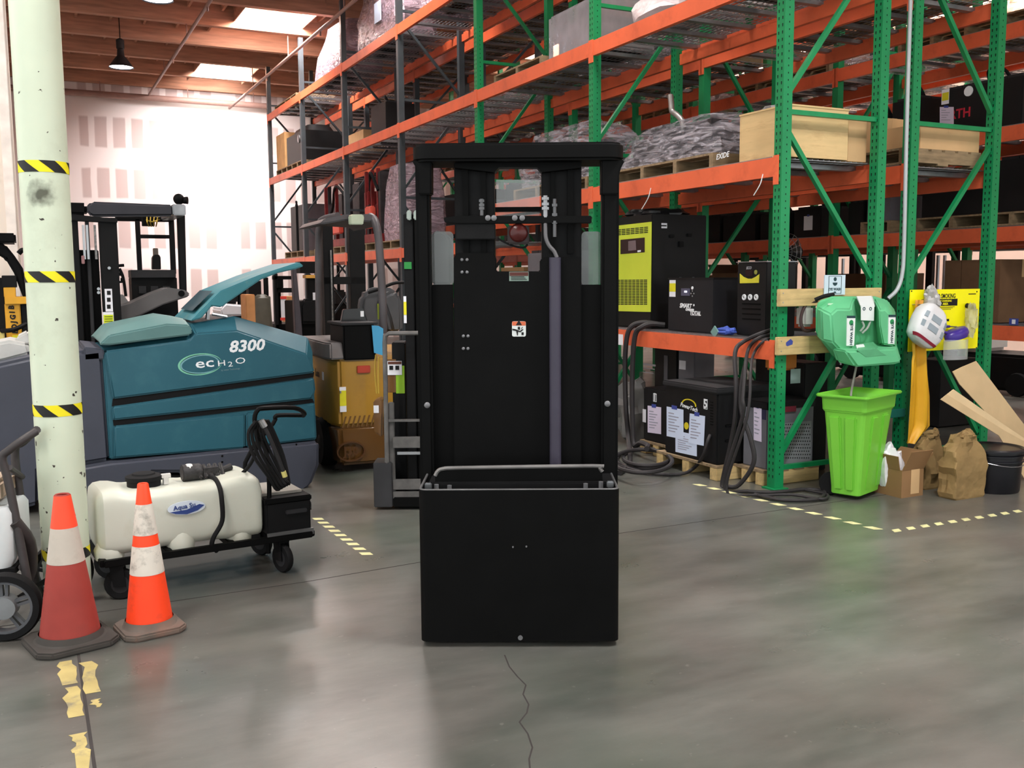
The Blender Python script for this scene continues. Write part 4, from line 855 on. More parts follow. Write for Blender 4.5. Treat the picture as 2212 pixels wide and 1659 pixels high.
for yy in (.42, 1.35): MB().lathe([(.08, -.07), (.19, -.075), (.21, -.05), (.215, .05), (.19, .075), (.08, .07)], (.0, yy, .215), 28, 'x').build('drive_wheel', RUB, yt); MB().lathe([(.02, -.08), (.1, -.06), (.1, .06)], (.0, yy, .215), 18, 'x').build('wheel_hub', DRK, yt)
MB().bx(.0, XW, .3, 1.6, .12, zt0+.02).build('underframe', BLK2, yt)
a, b, c, e = YT.rect(742, 702, 812, 776, -.03); bk = MB().bx(a, b, -.03, .45, zt1-.01, e).build('battery_pack', BLK, yt, bevel=.012)
MB().bx(a-.02, b+.02, -.04, .47, e, e+.02).build('pack_lid', DRK, bk, bevel=.005)
A.pr('blue_note', [(803, 703), (818, 704), (828, 710), (827, 768), (808, 762)], -.06, .002, mat('blue_paper', (70, 150, 190), .7, var=.03), bevel=0)
A.pr('glossy_console', [(736, 700), (742, 668), (785, 666), (797, 700)], .3, .05, mat('glossy_black', (30, 30, 30), .12), bevel=.006); A.box('white_print', (779, 672, 786, 684), .292, .006, WIN, bevel=0)
A.pr('seat_back', [(782, 720), (779, 660), (783, 638), (794, 625), (812, 621), (845, 622), (862, 632), (868, 650), (868, 720)], .5, .14, mat('worn_seat_vinyl', (70, 70, 72), .5, var=.15), bevel=.05, seg=4)
A.pr('seat_bolster', [(820, 640), (852, 626), (870, 640), (872, 720), (845, 722), (838, 690)], .38, .14, mat('worn_seat_vinyl', (70, 70, 72)), bevel=.04, seg=3)
A.tube('grab_rail', [(795, 632, .45), (820, 624, .42), (850, 612, .4), (872, 610, .4)], .014, BLK2)
st = A.pr('inspection_sticker', [(815, 656), (830, 656), (830, 690), (816, 690)], .1, .002, WHT, bevel=0); A.pr('yellow_edge', [(815, 656), (822, 656), (822, 690), (816, 690)], .098, .002, mat('olive_print', (150, 150, 30), .6), st, bevel=0)
GD = mat('grey_guard_paint', (74, 70, 72), .45, var=.15)
A.tube('guard_hoop', [(828, 720, .1), (826, 640, .1), (818, 520, .15), (810, 478, .2), (800, 468, .3)], .034, GD, n=10); A.tube('guard_hoop', [(690, 745, 1.3), (688, 560, 1.3), (690, 490, 1.25), (700, 474, 1.2), (730, 466, 1.0)], .034, GD, n=10)
A.pr('guard_roof', [(690, 484), (702, 472), (745, 463), (800, 462), (815, 472), (822, 490), (810, 480), (745, 476), (702, 484)], .2, .9, GD, bevel=.01)
hl = A.pr('head_lamp', [(757, 466), (760, 463), (784, 463), (787, 468), (785, 485), (758, 485)], .1, .08, mat('pale_lamp_glass', (176, 186, 160), .2, var=.1), bevel=.006)
for x0, x1, d in ((700, 722, 1.5), (757, 790, 1.5)): A.box('mast_rail', (x0, 478, x1, 740), d, .1, BLK2); 
A.box('mast_cross_plate', (700, 598, 790, 614), 1.5, .06, BLK2); A.box('carriage_chain', (716, 540, 719, 740), 1.48, .02, CHA, bevel=0)
A.box('red_wire_box', (772, 790, 800, 806), -.02, .02, mat('faded_red_plastic', (170, 60, 40), .5))
# ---------------- upright stacker next to the middle forklift: mast and load backrest
SK = Fr(-2.42, .6, math.radians(-26))
sk_ = thing('walkie_stacker', 'grey black stacker with tall backrest frame tucked beside the middle forklift', 'forklift', SK); A = At(sk_, SK)
def fl_(name, x0, x1, y, v, d, m, z0=.02, **k): a, b, c, e = SK.rect(x0, y, x1, y+4, v); return MB().bx(a, b, v, v+d, z0, e).build(name, m, sk_, bevel=.005, **k)
fl_('mast_rail', 871, 892, 462, .12, .1, BLK2); fl_('mast_rail', 894, 925, 456, .1, .12, BLK)
for x0 in (878, 893): A.pr('chain_roller', [(x0, 474), (x0, 456), (x0+3, 453), (x0+8, 453), (x0+10, 457), (x0+10, 476)], .08, .05, mat('pale_roller', (150, 160, 152), .25, .3), bevel=.008)
A.box('green_tape', (873, 566, 889, 581), .11, .01, mat('green_tape', (40, 130, 60), .6), bevel=0)
rl = A.box('ruler_label', (872, 640, 878, 698), .112, .005, WHT, bevel=0); A.box('yellow_scale', (872, 652, 878, 680), .11, .004, mat('bright_yellow_label', (222, 214, 40)), rl, bevel=0)
GB = mat('worn_grey_steel', (96, 94, 92), .5, .2, var=.25, vs=14)
A.tube('backrest_frame', [(838, 1090, .0), (834, 900, .0), (831, 740, .0), (832, 726, .0), (840, 720, .0), (925, 719, .0)], .016, GB, smooth=0, n=8)
for y0 in (908,): A.box('backrest_bar', (836, y0-2, 925, y0+3), .0, .02, GB, bevel=0)
A.box('chrome_shaft', (858, 976, 925, 982), -.01, .02, STL, bevel=0)
for y0, y1 in ((944, 968), (1036, 1058), (1062, 1078)): A.box('carriage_plate', (848, y0, 925, y1), .0, .03, GB)
fl_('fork_heel', 806, 846, 1000, -.02, .2, mat('dark_worn_steel', (52, 52, 54), .55, .2, var=.2)); fl_('backrest_post', 838, 850, 870, .02, .05, GB)
fl_('mast_foot', 850, 925, 1075, -.02, .5, BLK); MB().bx(.0, .5, .3, 1.1, .05, .75).build('power_unit', BLK, sk_, bevel=.04)
fl_('hydraulic_unit', 846, 874, 740, .2, .25, BLK2); fl_('inner_mast', 880, 900, 480, .24, .1, BLK)
wl2 = A.box('warning_label', (837, 780, 868, 810), .19, .003, WHT, bevel=0); A.box('red_brown_header', (838, 781, 867, 787), .188, .003, mat('brown_header', (90, 50, 36), .6), wl2, bevel=0)
for k in range(2): A.box('pictogram', (841+k*13, 790, 849+k*13, 799), .188, .003, INK, wl2, bevel=0)
A.box('lime_panel', (855, 790, 874, 850), .195, .01, mat('lime_plastic', (140, 186, 40), .5), bevel=.002); A.box('amber_panel', (836, 776, 856, 848), .197, .01, YB2, bevel=.002)
oc = A.pr('ochre_side_case', [(806, 866), (822, 860), (828, 866), (826, 945), (808, 935)], .1, .15, YB2, bevel=.01); A.box('white_tag', (807, 876, 818, 892), .095, .006, WHT, oc, bevel=0)
A.tube('hanging_cable', [(812, 766, .1), (810, 800, .1), (814, 850, .1)], .006, mat('dull_yellow_cable', (170, 140, 50), .6)); A.tube('hanging_cable', [(818, 770, .1), (817, 812, .1), (818, 850, .1)], .006, mat('dull_yellow_cable', (170, 140, 50)))
# ---------------- darker machines and goods farther back
q = at(660, 700, 1, 8.4); BF = Fr(q.x, 8.4, 0)
bt = thing('stand_up_forklift', 'dark stand-up forklift with yellow edged visor, seen past the raised teal lid', 'forklift', BF); A = At(bt, BF)
def bd(name, x0, x1, y, v, d, m): a, b, c, e = BF.rect(x0, y, x1, y+4, v); return MB().bx(a, b, v, v+d, .02, e).build(name, m, bt, bevel=.01)
A.pr('leaning_mast', [(632, 580), (640, 576), (652, 700), (655, 745), (640, 745)], 0, .12, mat('grey_mast', (70, 66, 72), .5), bevel=.01); bd('body', 646, 700, 650, .1, .9, BLK); bd('mast_rail', 664, 684, 600, .3, .1, BLK2)
A.box('yellow_edge', (661, 594, 684, 601), .25, .2, mat('amber_strip', (214, 160, 70), .5)); A.box('white_sticker', (676, 632, 682, 648), .28, .01, WHT, bevel=0); A.box('motor_block', (648, 565, 690, 590), .3, .3, BLK2)
A.pr('seat', [(649, 700), (648, 660), (656, 646), (676, 645), (690, 655), (690, 700)], .0, .2, BLK2, bevel=.04)
for xx in (-.1, .25): MB().lathe([(.05, -.06), (.16, -.06), (.17, 0), (.16, .06), (.05, .06)], (xx, .2, .17), 20, 'x').build('wheel', RUB, bt)
q = at(600, 690, 1, 11.5); MF = Fr(q.x, 11.5, 0)
pm_ = thing('parked_order_picker', 'dark order picker under the end of the slate racking, red edged white tag on it', 'forklift', MF); A = At(pm_, MF)
def md(name, x0, x1, y, v, d, m): a, b, c, e = MF.rect(x0, y, x1, y+4, v); return MB().bx(a, b, v, v+d, .02, e).build(name, m, pm_, bevel=.01)
md('mast_rail', 592, 600, 590, 0, .1, BLK2); md('mast_rail', 600, 606, 600, .1, .1, BLK); A.box('mast_head', (590, 596, 630, 604), 0, .1, BLK); A.box('control_box', (600, 602, 612, 622), -.1, .15, BLK); A.box('carriage', (598, 622, 632, 632), 0, .1, BLK2); md('base', 596, 640, 700, 0, 1.2, BLK)
tg = A.box('white_tag', (607, 645, 618, 687), -.15, .01, WHT, bevel=0); A.box('red_edge', (606, 640, 619, 646), -.16, .02, mat('red_plastic', (226, 70, 60), .5), tg, bevel=0); A.box('red_edge', (606, 686, 619, 692), -.16, .02, mat('red_plastic', (226, 70, 60)), tg, bevel=0)
def floor_box(name, label, cat, px, y, d, m, bevel=.01, group=None, extra=None):
    f = Fr(at(px[0], px[3], 1, y).x, y, 0); a, b, c, e = f.rect(*px, 0); t = thing(name, label, cat, f, group); MB().bx(a, b, 0, d, 0, e).build('body', m, t, bevel=bevel)
    if extra: extra(t, f, a, b, e, d)
    return t
floor_box('tall_carton', 'tall tan carton behind the raised teal lid', 'box', (532, 636, 552, 720), 9.3, .4, mat('tan_carton', (196, 140, 90), .85), extra=lambda t, f, a, b, e, d: MB().bx(a, b, -.004, 0, e*.6, e*.62).build('tape_seam', CARDL, t, smooth=0))
def tarp(t, f, a, b, e, d):
    MB().rings([[(x, y, z) for x, y in rrect(a-.03, b+.03, -.04, d+.03, .08)] for z in (0, e*.5)] + [[(x, y, e*.98) for x, y in rrect(a-.01, b+.01, -.02, d, .1)], [(x, y, e+.03) for x, y in rrect(a+.06, b-.06, .05, d-.08, .05)]]).build('olive_cover', mat('olive_tarp', (92, 90, 80), .8, var=.2, bump=.4, bs=6), t)
    MB().cyl(((a+b)/2+.1, .2, e), ((a+b)/2+.1, .2, e+.3), .04, n=8).box(((a+b)/2-.1, .2, e+.12), (.2, .2, .25)).build('dark_top_unit', BLK2, t)
floor_box('covered_machine', 'machine under an olive cover beside the tall tan carton', 'machine', (552, 640, 586, 720), 10.2, .6, mat('olive_tarp', (92, 90, 80)), extra=tarp)
def wm(t, f, a, b, e, d):
    MB().prism([(a-.02, e), (b, e), (b+.03, e+.05), (b, e+.18), (a+.05, e+.22), (a-.05, e+.12)], -.05, d).build('white_hood', mat('white_machine', (222, 222, 226), .35, var=.03), t, bevel=.04, seg=3)
    MB().bx(a+.02, b-.1, .2, .3, e+.2, e+.5).build('black_seat', BLK2, t, bevel=.04); MB().bx(b-.1, b+.25, .3, .36, e+.15, e+.45).build('black_seat', BLK2, t, bevel=.03)
floor_box('white_scrubber', 'small white and black riding machine parked far behind the scrubber', 'scrubber', (482, 682, 535, 730), 12.0, .8, BLK2, extra=wm)
floor_box('carton', 'orange brown carton on the floor beyond the dark stand-up forklift', 'box', (622, 640, 642, 700), 13.0, .5, mat('tan_carton', (196, 140, 90)))
# ================================================================ end of the racks
F0 = Fr(0, 0, 0)
class W:                                          # a thing in world-aligned coordinates whose origin is its base
    def __init__(s, name, label, cat, x, y, z=0, rz=0, group=None):
        s.f = Fr(x, y, rz, z); s.t = thing(name, label, cat, s.f, group)
    def face(s, name, px, v, d, m, parent=None, bevel=.003, **k):       # pixel box on local y=v, d deep
        a, b, c, e = s.f.rect(*px, v); return MB().bx(a, b, v, v+d, c, e).build(name, m, parent or s.t, bevel=bevel, **k)
    def facex(s, name, px, v, d, m, parent=None, bevel=.003, **k):      # same on local x=v
        a, b, c, e = s.f.rectx(*px, v); return MB().bx(v, v+d, a, b, c, e).build(name, m, parent or s.t, bevel=bevel, **k)
    def pr(s, name, pts, v, d, m, parent=None, bevel=.003, **k): return MB().prism(s.f.poly(pts, v), v, v+d).build(name, m, parent or s.t, bevel=bevel, **k)
    def prx(s, name, pts, v, d, m, parent=None, bevel=.003, **k): return MB().prism(s.f.polx(pts, v), v, v+d, 'x').build(name, m, parent or s.t, bevel=bevel, **k)
    def p(s, px, py, v): a, b = s.f.y(px, py, v); return V((a, v, b))
    def px(s, px, py, v): a, b = s.f.x(px, py, v); return V((v, a, b))
    def b(s, name, x0, x1, y0, y1, z0, z1, m, parent=None, bevel=.004, **k): return MB().bx(x0, x1, y0, y1, z0, z1).build(name, m, parent or s.t, bevel=bevel, **k)
    def tube(s, name, pts, r, m, parent=None, smooth=4, n=8): return MB().tube([s.p(*q) for q in pts], r, n, smooth=smooth).build(name, m, parent or s.t)
    def tubex(s, name, pts, r, m, parent=None, smooth=4, n=8): return MB().tube([s.px(*q) for q in pts], r, n, smooth=smooth).build(name, m, parent or s.t)
def paper(w_, name, px, v, parent=None, x=False, m=None, lines=7, tape=True, skew=0, thick=.0015):
    pts = [(px[0]+skew, px[1]), (px[2]+skew, px[1]+px[4] if len(px) > 4 else px[1]), (px[2], px[3]+(px[4] if len(px) > 4 else 0)), (px[0], px[3])]
    f = w_.prx if x else w_.pr
    o = f(name, pts, v-thick, thick, m or WHT, parent, bevel=0, smooth=0)
    L = lambda u, t: (pts[0][0]+(pts[1][0]-pts[0][0])*u+(pts[3][0]-pts[0][0])*t, pts[0][1]+(pts[1][1]-pts[0][1])*u+(pts[3][1]-pts[0][1])*t)
    mb = MB()
    for k in range(lines):
        t = .18+.7*k/lines; e = .45+.4*((k*37 % 10)/10); q = [L(.12, t), L(e, t), L(e, t+.035), L(.12, t+.035)]
        (mb.prism(w_.f.polx(q, v), v-thick-.0006, v-thick, 'x') if x else mb.prism(w_.f.poly(q, v), v-thick-.0006, v-thick))
    if parent is None and lines: mb.build('pencil_lines', mat('grey_handwriting', (150, 150, 165), .8, var=0), o, smooth=0)
    if tape:
        q = [L(.3, -.08), L(.62, -.08), L(.62, .05), L(.3, .05)]; f('tape', q, v-thick-.001, .001, BLUT, o if parent is None else parent, bevel=0, smooth=0)
    return o
# ---- boards across the end frame
def board(label, px, v=-.045, th=.038, extra=None):
    a, b, c, e = F0.rect(*px, v); w_ = W('mounting_board', label, 'board', a, v, c); MB().bx(0, b-a, 0, th-.0, 0, e-c).build('plank', WOOD, w_.t, bevel=.004)
    for x in (.03, b-a-.03):
        for z in (.03, e-c-.03): MB().lathe([(.005, 0), (.004, -.003)], n=8, ax='y').build('screw', STL, w_.t).location = (x, 0, z)
    if extra: extra(w_)
board('upper pine board screwed across the green posts behind the eye wash sign', (1685, 623, 1905, 660))
board('lower pine board with a patch of blue tape behind the green eye wash', (1681, 724, 1905, 762), extra=lambda w_: w_.pr('blue_tape', [(1698, 740), (1708, 732), (1713, 737), (1712, 744), (1701, 748), (1698, 746)], -.001, .001, BLUT, bevel=0))
# ---- eye wash sign
a, b, c, e = F0.rect(1781, 594, 1826, 637, -.06)
s_ = W('eye_wash_sign', 'white EYE WASH sign standing on the upper pine board', 'sign', (a+b)/2, -.06, c)
TQ = mat('sign_teal_ink', (30, 60, 66), .6, var=0)
s_.b('sign_plate', -(b-a)/2, (b-a)/2, 0, .008, 0, e-c, mat('sign_pale_blue', (196, 212, 224), .5, var=.03), bevel=.001)
w2 = (b-a)/2; h = e-c
fr_ = MB()
for bx_ in ((-w2*.62, w2*.62, h*.06, h*.08), (-w2*.62, w2*.62, h*.93, h*.95), (-w2*.62, -w2*.58, h*.06, h*.95), (w2*.58, w2*.62, h*.06, h*.95)): fr_.bx(bx_[0], bx_[1], -.0015, .001, bx_[2], bx_[3])
fr_.build('sign_border', TQ, s_.t, smooth=0)
pg = MB().prism(ell(0, h*.79, h*.1, h*.1, 16), -.0018, 0); pg.prism([(-h*.16, h*.62), (h*.16, h*.62), (h*.13, h*.52), (h*.04, h*.46), (-h*.04, h*.46), (-h*.13, h*.52)], -.0018, 0); pg.prism([(-h*.1, h*.1), (h*.1, h*.1), (h*.05, h*.17), (-h*.05, h*.17)], -.0018, 0)
pg.build('pictogram', TQ, s_.t, smooth=0); text('EYE WASH', s_.t, TQ, .028, (0, -.001, h*.28), bold=.0008)
# ---- eye wash station
EG = mat('eyewash_green', (96, 182, 130), .42, var=.05, vs=3)
o_ = F0.y(1850, 760, -.06); ew = W('eye_wash_station', 'mint green eye wash station hung on the boards above the lime bin', 'eye wash', o_[0], -.06, o_[1]-.02)
def loft(w_, name, secs, m, parent=None, bevel=.012, seg=3, **k):       # secs: (pixel outline, local y it stands on)
    rs = [[(x, v, z) for x, z in w_.f.poly(pts, v)] for pts, v in secs]; return MB().rings(rs).build(name, m, parent or w_.t, bevel=bevel, seg=seg, **k)
loft(ew, 'tank_back', [([(1768, 650), (1797, 640), (1890, 640), (1920, 650), (1934, 690), (1936, 752), (1800, 772), (1762, 720), (1762, 668)], 0), ([(1768, 650), (1797, 640), (1890, 640), (1920, 650), (1934, 690), (1936, 752), (1800, 772), (1762, 720), (1762, 668)], -.13)], EG)
loft(ew, 'left_tower', [([(1763, 664), (1797, 641), (1848, 641), (1856, 690), (1850, 750), (1800, 772), (1762, 722)], -.1), ([(1773, 668), (1800, 652), (1842, 652), (1846, 690), (1842, 755), (1812, 772), (1776, 735)], -.2), ([(1795, 680), (1808, 668), (1838, 668), (1842, 692), (1838, 752), (1822, 764), (1800, 740)], -.27)], EG)
loft(ew, 'right_tower', [([(1886, 642), (1914, 645), (1934, 670), (1938, 755), (1896, 752), (1890, 700)], -.1), ([(1892, 652), (1914, 655), (1934, 682), (1935, 752), (1902, 745), (1894, 700)], -.2), ([(1900, 670), (1912, 668), (1931, 688), (1932, 748), (1908, 744), (1900, 702)], -.27)], EG)
loft(ew, 'basin', [([(1782, 745), (1935, 738), (1938, 772), (1850, 785), (1806, 776)], -.08), ([(1800, 752), (1938, 748), (1944, 780), (1850, 790), (1808, 782)], -.25), ([(1826, 758), (1936, 752), (1948, 780), (1940, 786), (1852, 794), (1812, 787)], -.36)], EG, bevel=.015)
loft(ew, 'basin_hollow_shade', [([(1856, 742), (1886, 738), (1905, 760), (1862, 764)], -.2), ([(1850, 757), (1890, 752), (1918, 768), (1870, 772)], -.362)], mat('eyewash_green_shaded', (84, 160, 114), .5), bevel=.004)  # darker green patch paints the shade of the basin hollow
WPL = mat('white_plastic', (226, 230, 228), .4, var=.03)
loft(ew, 'white_centre_cap', [([(1848, 640), (1884, 639), (1893, 660), (1858, 662)], -.14), ([(1850, 640), (1882, 639), (1890, 664), (1860, 666)], -.2)], WPL, bevel=.004)
tg = ew.pr('white_tag', [(1860, 659), (1889, 657), (1888, 693), (1860, 692)], -.215, .004, WPL, bevel=.001)
for px in (1867, 1881):
    rg = MB(); x, z = ew.f.y(px, 667, -.218); rg.rings([[(x+(.013-d)*math.cos(t), y_, z+(.013-d)*math.sin(t)) for d, y_ in ((0, -.214), (0, -.2175), (.005, -.2175), (.005, -.214))] for t in [2*PI*i/14 for i in range(14)]], closed=True); rg.build('eye_symbol', TQ, tg, smooth=0)
ew.tube('pull_strap', [(1862, 694, -.2), (1866, 705, -.21), (1858, 716, -.2)], .008, mat('grey_strap', (150, 160, 150), .5)); ew.tube('pull_strap', [(1880, 694, -.2), (1874, 708, -.21), (1862, 720, -.2)], .008, mat('grey_strap', (150, 160, 150)))
for x0, x1, y0, y1, tx, ty in ((1830, 1848, 683, 747, 1839, 722), (1920, 1935, 681, 743, 1927, 718)):
    st = ew.pr('eye_wash_strip', [(x0, y0), (x1, y0), (x1-3, y1), (x0-1, y1)], -.276, .006, WPL, bevel=0); ew.pr('dark_header', [(x0, y0-1), (x1, y0-1), (x1, y0+4), (x0, y0+4)], -.278, .003, TQ, st, bevel=0)
    x, z = ew.f.y(tx, ty, -.277); text('EYE WASH', st, TQ, .033, (x, -.2775, z), rot=-PI/2-.02, bold=.0008)
    x, z = ew.f.y(tx, y0+14, -.277); MB().prism(ell(x, z, .02, .02, 14), -.278, -.275).build('green_emblem', mat('emblem_green', (40, 140, 80), .6, var=0), st, smooth=0)
ew.pr('small_label', [(1789, 655), (1800, 655), (1800, 659), (1789, 659)], -.206, .004, mat('pale_green_label', (190, 220, 190), .6, var=0), bevel=0)
ew.pr('white_drain_label', [(1848, 745), (1866, 743), (1870, 752), (1852, 756)], -.3, .004, WPL, bevel=.002)
ew.tube('drain_hose', [(1850, 790, -.2), (1846, 810, -.2), (1840, 840, -.22), (1838, 856, -.24)], .008, mat('grey_hose2', (150, 145, 140), .5))
ew.tube('feed_hose', [(1765, 650, .02), (1740, 660, .03), (1730, 690, .02), (1738, 714, .0), (1762, 712, .0)], .012, mat('brown_hose', (60, 42, 40), .5))
ew.face('side_valve', (1737, 660, 1760, 706), .01, .1, mat('old_white_plastic', (176, 176, 170), .5), bevel=.02); ew.tube('bungee', [(1760, 648, -.06), (1780, 640, -.1), (1800, 636, -.1)], .015, RUB)
# ---- lime bin
c0, l0 = G(1866, 1081), G(1803, 1071); ang = math.atan2(c0.y-l0.y, c0.x-l0.x)
LM = mat('lime_plastic_bin', (118, 196, 62), .4, var=.05, vs=2)
bn = W('wheeled_bin', 'lime green wheeled bin catching the drain below the eye wash', 'bin', (c0.x+l0.x)/2-.05, (c0.y+l0.y)/2, 0, ang); f = bn.f
zr = f.y(1870, 893, 0)[1]; zt = f.y(1873, 862, -.06)[1]; HB_ = (c0-l0).length/2
def br(w0, d0, d1, z, r=.03): return [(x, y, z) for x, y in rrect(-w0, w0, d0, d1, r, 3)]
TW_ = HB_*1.5
bn_body = MB().rings([br(HB_, .0, .34, .03), br(HB_*1.02, -.0, .35, .08), br(TW_*.93, -.05, .44, zr, .03), br(TW_*1.0, -.06, .46, zr+.005, .03), br(TW_*1.02, -.07, .47, zt-.01, .03), br(TW_*1.2, -.1, .5, zt-.005, .03), br(TW_*1.2, -.1, .5, zt+.015, .03), br(TW_*1.12, -.085, .485, zt+.014, .03), br(TW_*.95, -.04, .44, zt-.03, .03), br(TW_*.8, -.02, .4, zr-.2, .03)]).build('bin_body', LM, bn.t, bevel=.006)
for x in (-HB_*.42, HB_*.35):
    MB().rings([[(x-.035, -.012, .06), (x+.035, -.012, .06), (x+.035, .03, .06), (x-.035, .03, .06)], [(x*1.4-.045, -.066, zr-.03), (x*1.4+.045, -.066, zr-.03), (x*1.4+.045, -.0, zr-.03), (x*1.4-.045, -.0, zr-.03)]]).build('moulded_rib', LM, bn.t, bevel=.012)
for yy in (.12, .3): MB().rings([[(HB_+.004, yy-.04, .06), (HB_+.004, yy+.04, .06), (HB_-.03, yy+.04, .06), (HB_-.03, yy-.04, .06)], [(TW_*.95+.012, yy-.05, zr-.03), (TW_*.95+.012, yy+.05, zr-.03), (TW_*.9-.03, yy+.05, zr-.03), (TW_*.9-.03, yy-.05, zr-.03)]]).build('moulded_rib', LM, bn.t, bevel=.012)
for yy in (.06, .3): MB().lathe([(.02, -.025), (.075, -.025), (.085, -.012), (.085, .012), (.075, .025), (.02, .025)], (-HB_-.025, yy, .085), 22, 'y').build('wheel', RUB, bn.t)
MB().cyl((-HB_-.025, .06, .085), (-HB_-.025, .3, .085), .012).build('axle', STL, bn.t)
# ---- open carton with a white bag
a0, b0 = G(1938, 1078), G(2010, 1077); cw = b0.x-a0.x
bx1 = W('open_carton', 'open brown carton with taped front, white plastic bag inside, beside the lime bin', 'box', a0.x+.04, a0.y)
zt = bx1.f.y(1970, 1014, 0)[1]; D_ = .34; t = .005
for nm, q in (('front_panel', (0, cw, 0, t)), ('rear_panel', (0, cw, D_-t, D_)), ('side_panel', (0, t, t, D_-t)), ('side_panel', (cw-t, cw, t, D_-t))): bx1.b(nm, q[0], q[1], q[2], q[3], 0, zt, CARD, bevel=0)
bx1.b('bottom_panel', t, cw-t, t, D_-t, 0, t, CARD, bevel=0)
def flap(w_, p0, p1, off, nm='flap'): p0, p1, off = V(p0), V(p1), V(off); MB().sheet([[p0, p1], [p0+off+(p1-p0)*-.0, p1+off]], .005).build(nm, CARD, w_.t, smooth=0)
flap(bx1, (0, 0, zt), (cw, 0, zt), (.03, -.05, .14)); flap(bx1, (cw, .02, zt), (cw, D_-.02, zt), (.12, 0, .1)); flap(bx1, (0, D_-.02, zt), (0, .02, zt), (-.02, .0, .1)); flap(bx1, (cw, D_, zt), (0, D_, zt), (0, .08, .12))
bx1.face('paper_tape', (1968, 1012, 1986, 1066), -.001, .001, CARDL, bevel=0)
def lump(c, r, seed, amp=.2, n=14, m=9, flat=None):        # crumpled bag or cloth
    rs = []
    for j in range(m+1):
        t = -PI/2*.97+PI*.97*j/m; ring = []
        for i in range(n):
            a = 2*PI*i/n; d = V((math.cos(t)*math.cos(a), math.cos(t)*math.sin(a), math.sin(t))); k = 1+amp*noise.noise(d*2.3+V((seed, seed*.7, 0)))+amp*.6*noise.noise(d*5+V((seed*2, 0, seed)))
            p = V((d.x*r[0]*k, d.y*r[1]*k, d.z*r[2]*k))
            if flat is not None: p.z = max(p.z, flat)
            ring.append(tuple(p+V(c)))
        rs.append(ring)
    return MB().rings(rs)
lump((cw*.3, D_*.5, zt-.02), (.09, .09, .17), 3, .35, 18, 12).build('white_bag', mat('white_bag_plastic', (226, 226, 230), .35, var=.03, bump=.3, bs=18), bx1.t, smooth=30)
# ---- brown paper bags
PB = mat('brown_paper_bag', (136, 111, 70), .8, var=.12, vs=5, bump=.8, bs=11)
def paper_bag(label, pc, wpx, top_py, seed, depth=.2, rz=0, top=None):
    g = G(*pc); w_ = W('paper_bag', label, 'bag', g.x, g.y+depth/2, 0, rz, 'crumpled brown paper bags')
    x0 = w_.f.y(pc[0]-wpx/2, pc[1], -depth/2)[0]; x1 = w_.f.y(pc[0]+wpx/2, pc[1], -depth/2)[0]; hw = (x1-x0)/2; zt = w_.f.y(pc[0], top_py, 0)[1]
    rs = []; random.seed(seed)
    for u, kx, ky in ((0, .94, .95), (.03, 1, 1), (.1, 1.02, 1.02), (.2, 1.0, 1.03), (.3, 1.04, 1.0), (.4, 1.0, 1.02), (.5, 1.03, .98), (.6, .98, .94), (.68, .98, .82), (.76, .9, .68), (.83, .84, .5), (.89, .74, .4), (.94, .72, .3), (1.0, .62, .34)):
        base = rrect(-hw*kx, hw*kx, -depth/2*ky, depth/2*ky, min(.02, depth/2*ky*.5), 3); P_ = []
        for i in range(len(base)):
            a, b = V(base[i]), V(base[(i+1) % len(base)]); k = 5 if (b-a).length > .06 else 1
            P_ += [a.lerp(b, q/k) for q in range(k)]
        P_ = P_[:]; ring = []
        for x, y in P_:
            g = min(1, u*4); n_ = (noise.noise(V((x*11+seed, y*11, u*5)))*.035+noise.noise(V((x*30, y*30+seed, u*14)))*.022)*g
            L_ = math.hypot(x, y) or 1; ring.append((x+x/L_*n_, y+y/L_*n_, u*zt+(noise.noise(V((x*20, seed*3, y*20)))*.07 if u > .9 else noise.noise(V((x*14, y*14, u*7+seed)))*.015*g)))
        rs.append(ring)
    nn = min(len(r) for r in rs)
    rs = [[r[int(i*len(r)/nn)] for i in range(nn)] for r in rs]
    MB().rings(rs).build('bag_body', PB, w_.t, smooth=18)
    lump((hw*.1, 0, zt*.97), (hw*.6, depth*.28, .035), seed+5, .6).build('crumpled_neck', PB, w_.t, smooth=20)
    return w_
paper_bag('upright crumpled brown paper bag between the open carton and the black bucket', (2097, 1077), 66, 938, 11, .16)
paper_bag('brown paper bag slumped behind the open carton', (2022, 1056), 50, 934, 23, .15)
# ---- black bucket
q = G(2174, 1064); bu = W('bucket', 'black plastic bucket with a black lid at the end of the row of rubbish', 'bucket', q.x, q.y+.13)
r_ = abs(bu.f.y(2212, 1000, 0)[0]-bu.f.y(2174, 1000, 0)[0])*1.02; zt = bu.f.y(2174, 962, 0)[1]
BP = mat('black_bucket_plastic', (26, 26, 30), .3, var=.1)
MB().lathe([(r_*.9, 0), (r_*.93, .01), (r_*.98, zt*.7), (r_*1.05, zt*.72), (r_*1.05, zt*.75), (r_, zt*.77), (r_*1.0, zt*.84), (r_*1.06, zt*.85), (r_*1.06, zt*.88), (r_*1.01, zt*.9), (r_*1.01, zt*.99)], n=32).build('bucket_body', BP, bu.t)
MB().lathe([(r_*1.04, zt*.94), (r_*1.12, zt*.95), (r_*1.12, zt), (r_*1.02, zt+.008), (r_*.95, zt-.006), (.01, zt-.004)], n=32).build('bucket_lid', BP, bu.t)
MB().tube([(r_*1.05*math.cos(a), r_*1.05*math.sin(a)-.0, zt*.8-.05*abs(math.sin(a))) for a in [PI+PI*i/10 for i in range(11)]], .003, 6).build('bail_handle', STL, bu.t)
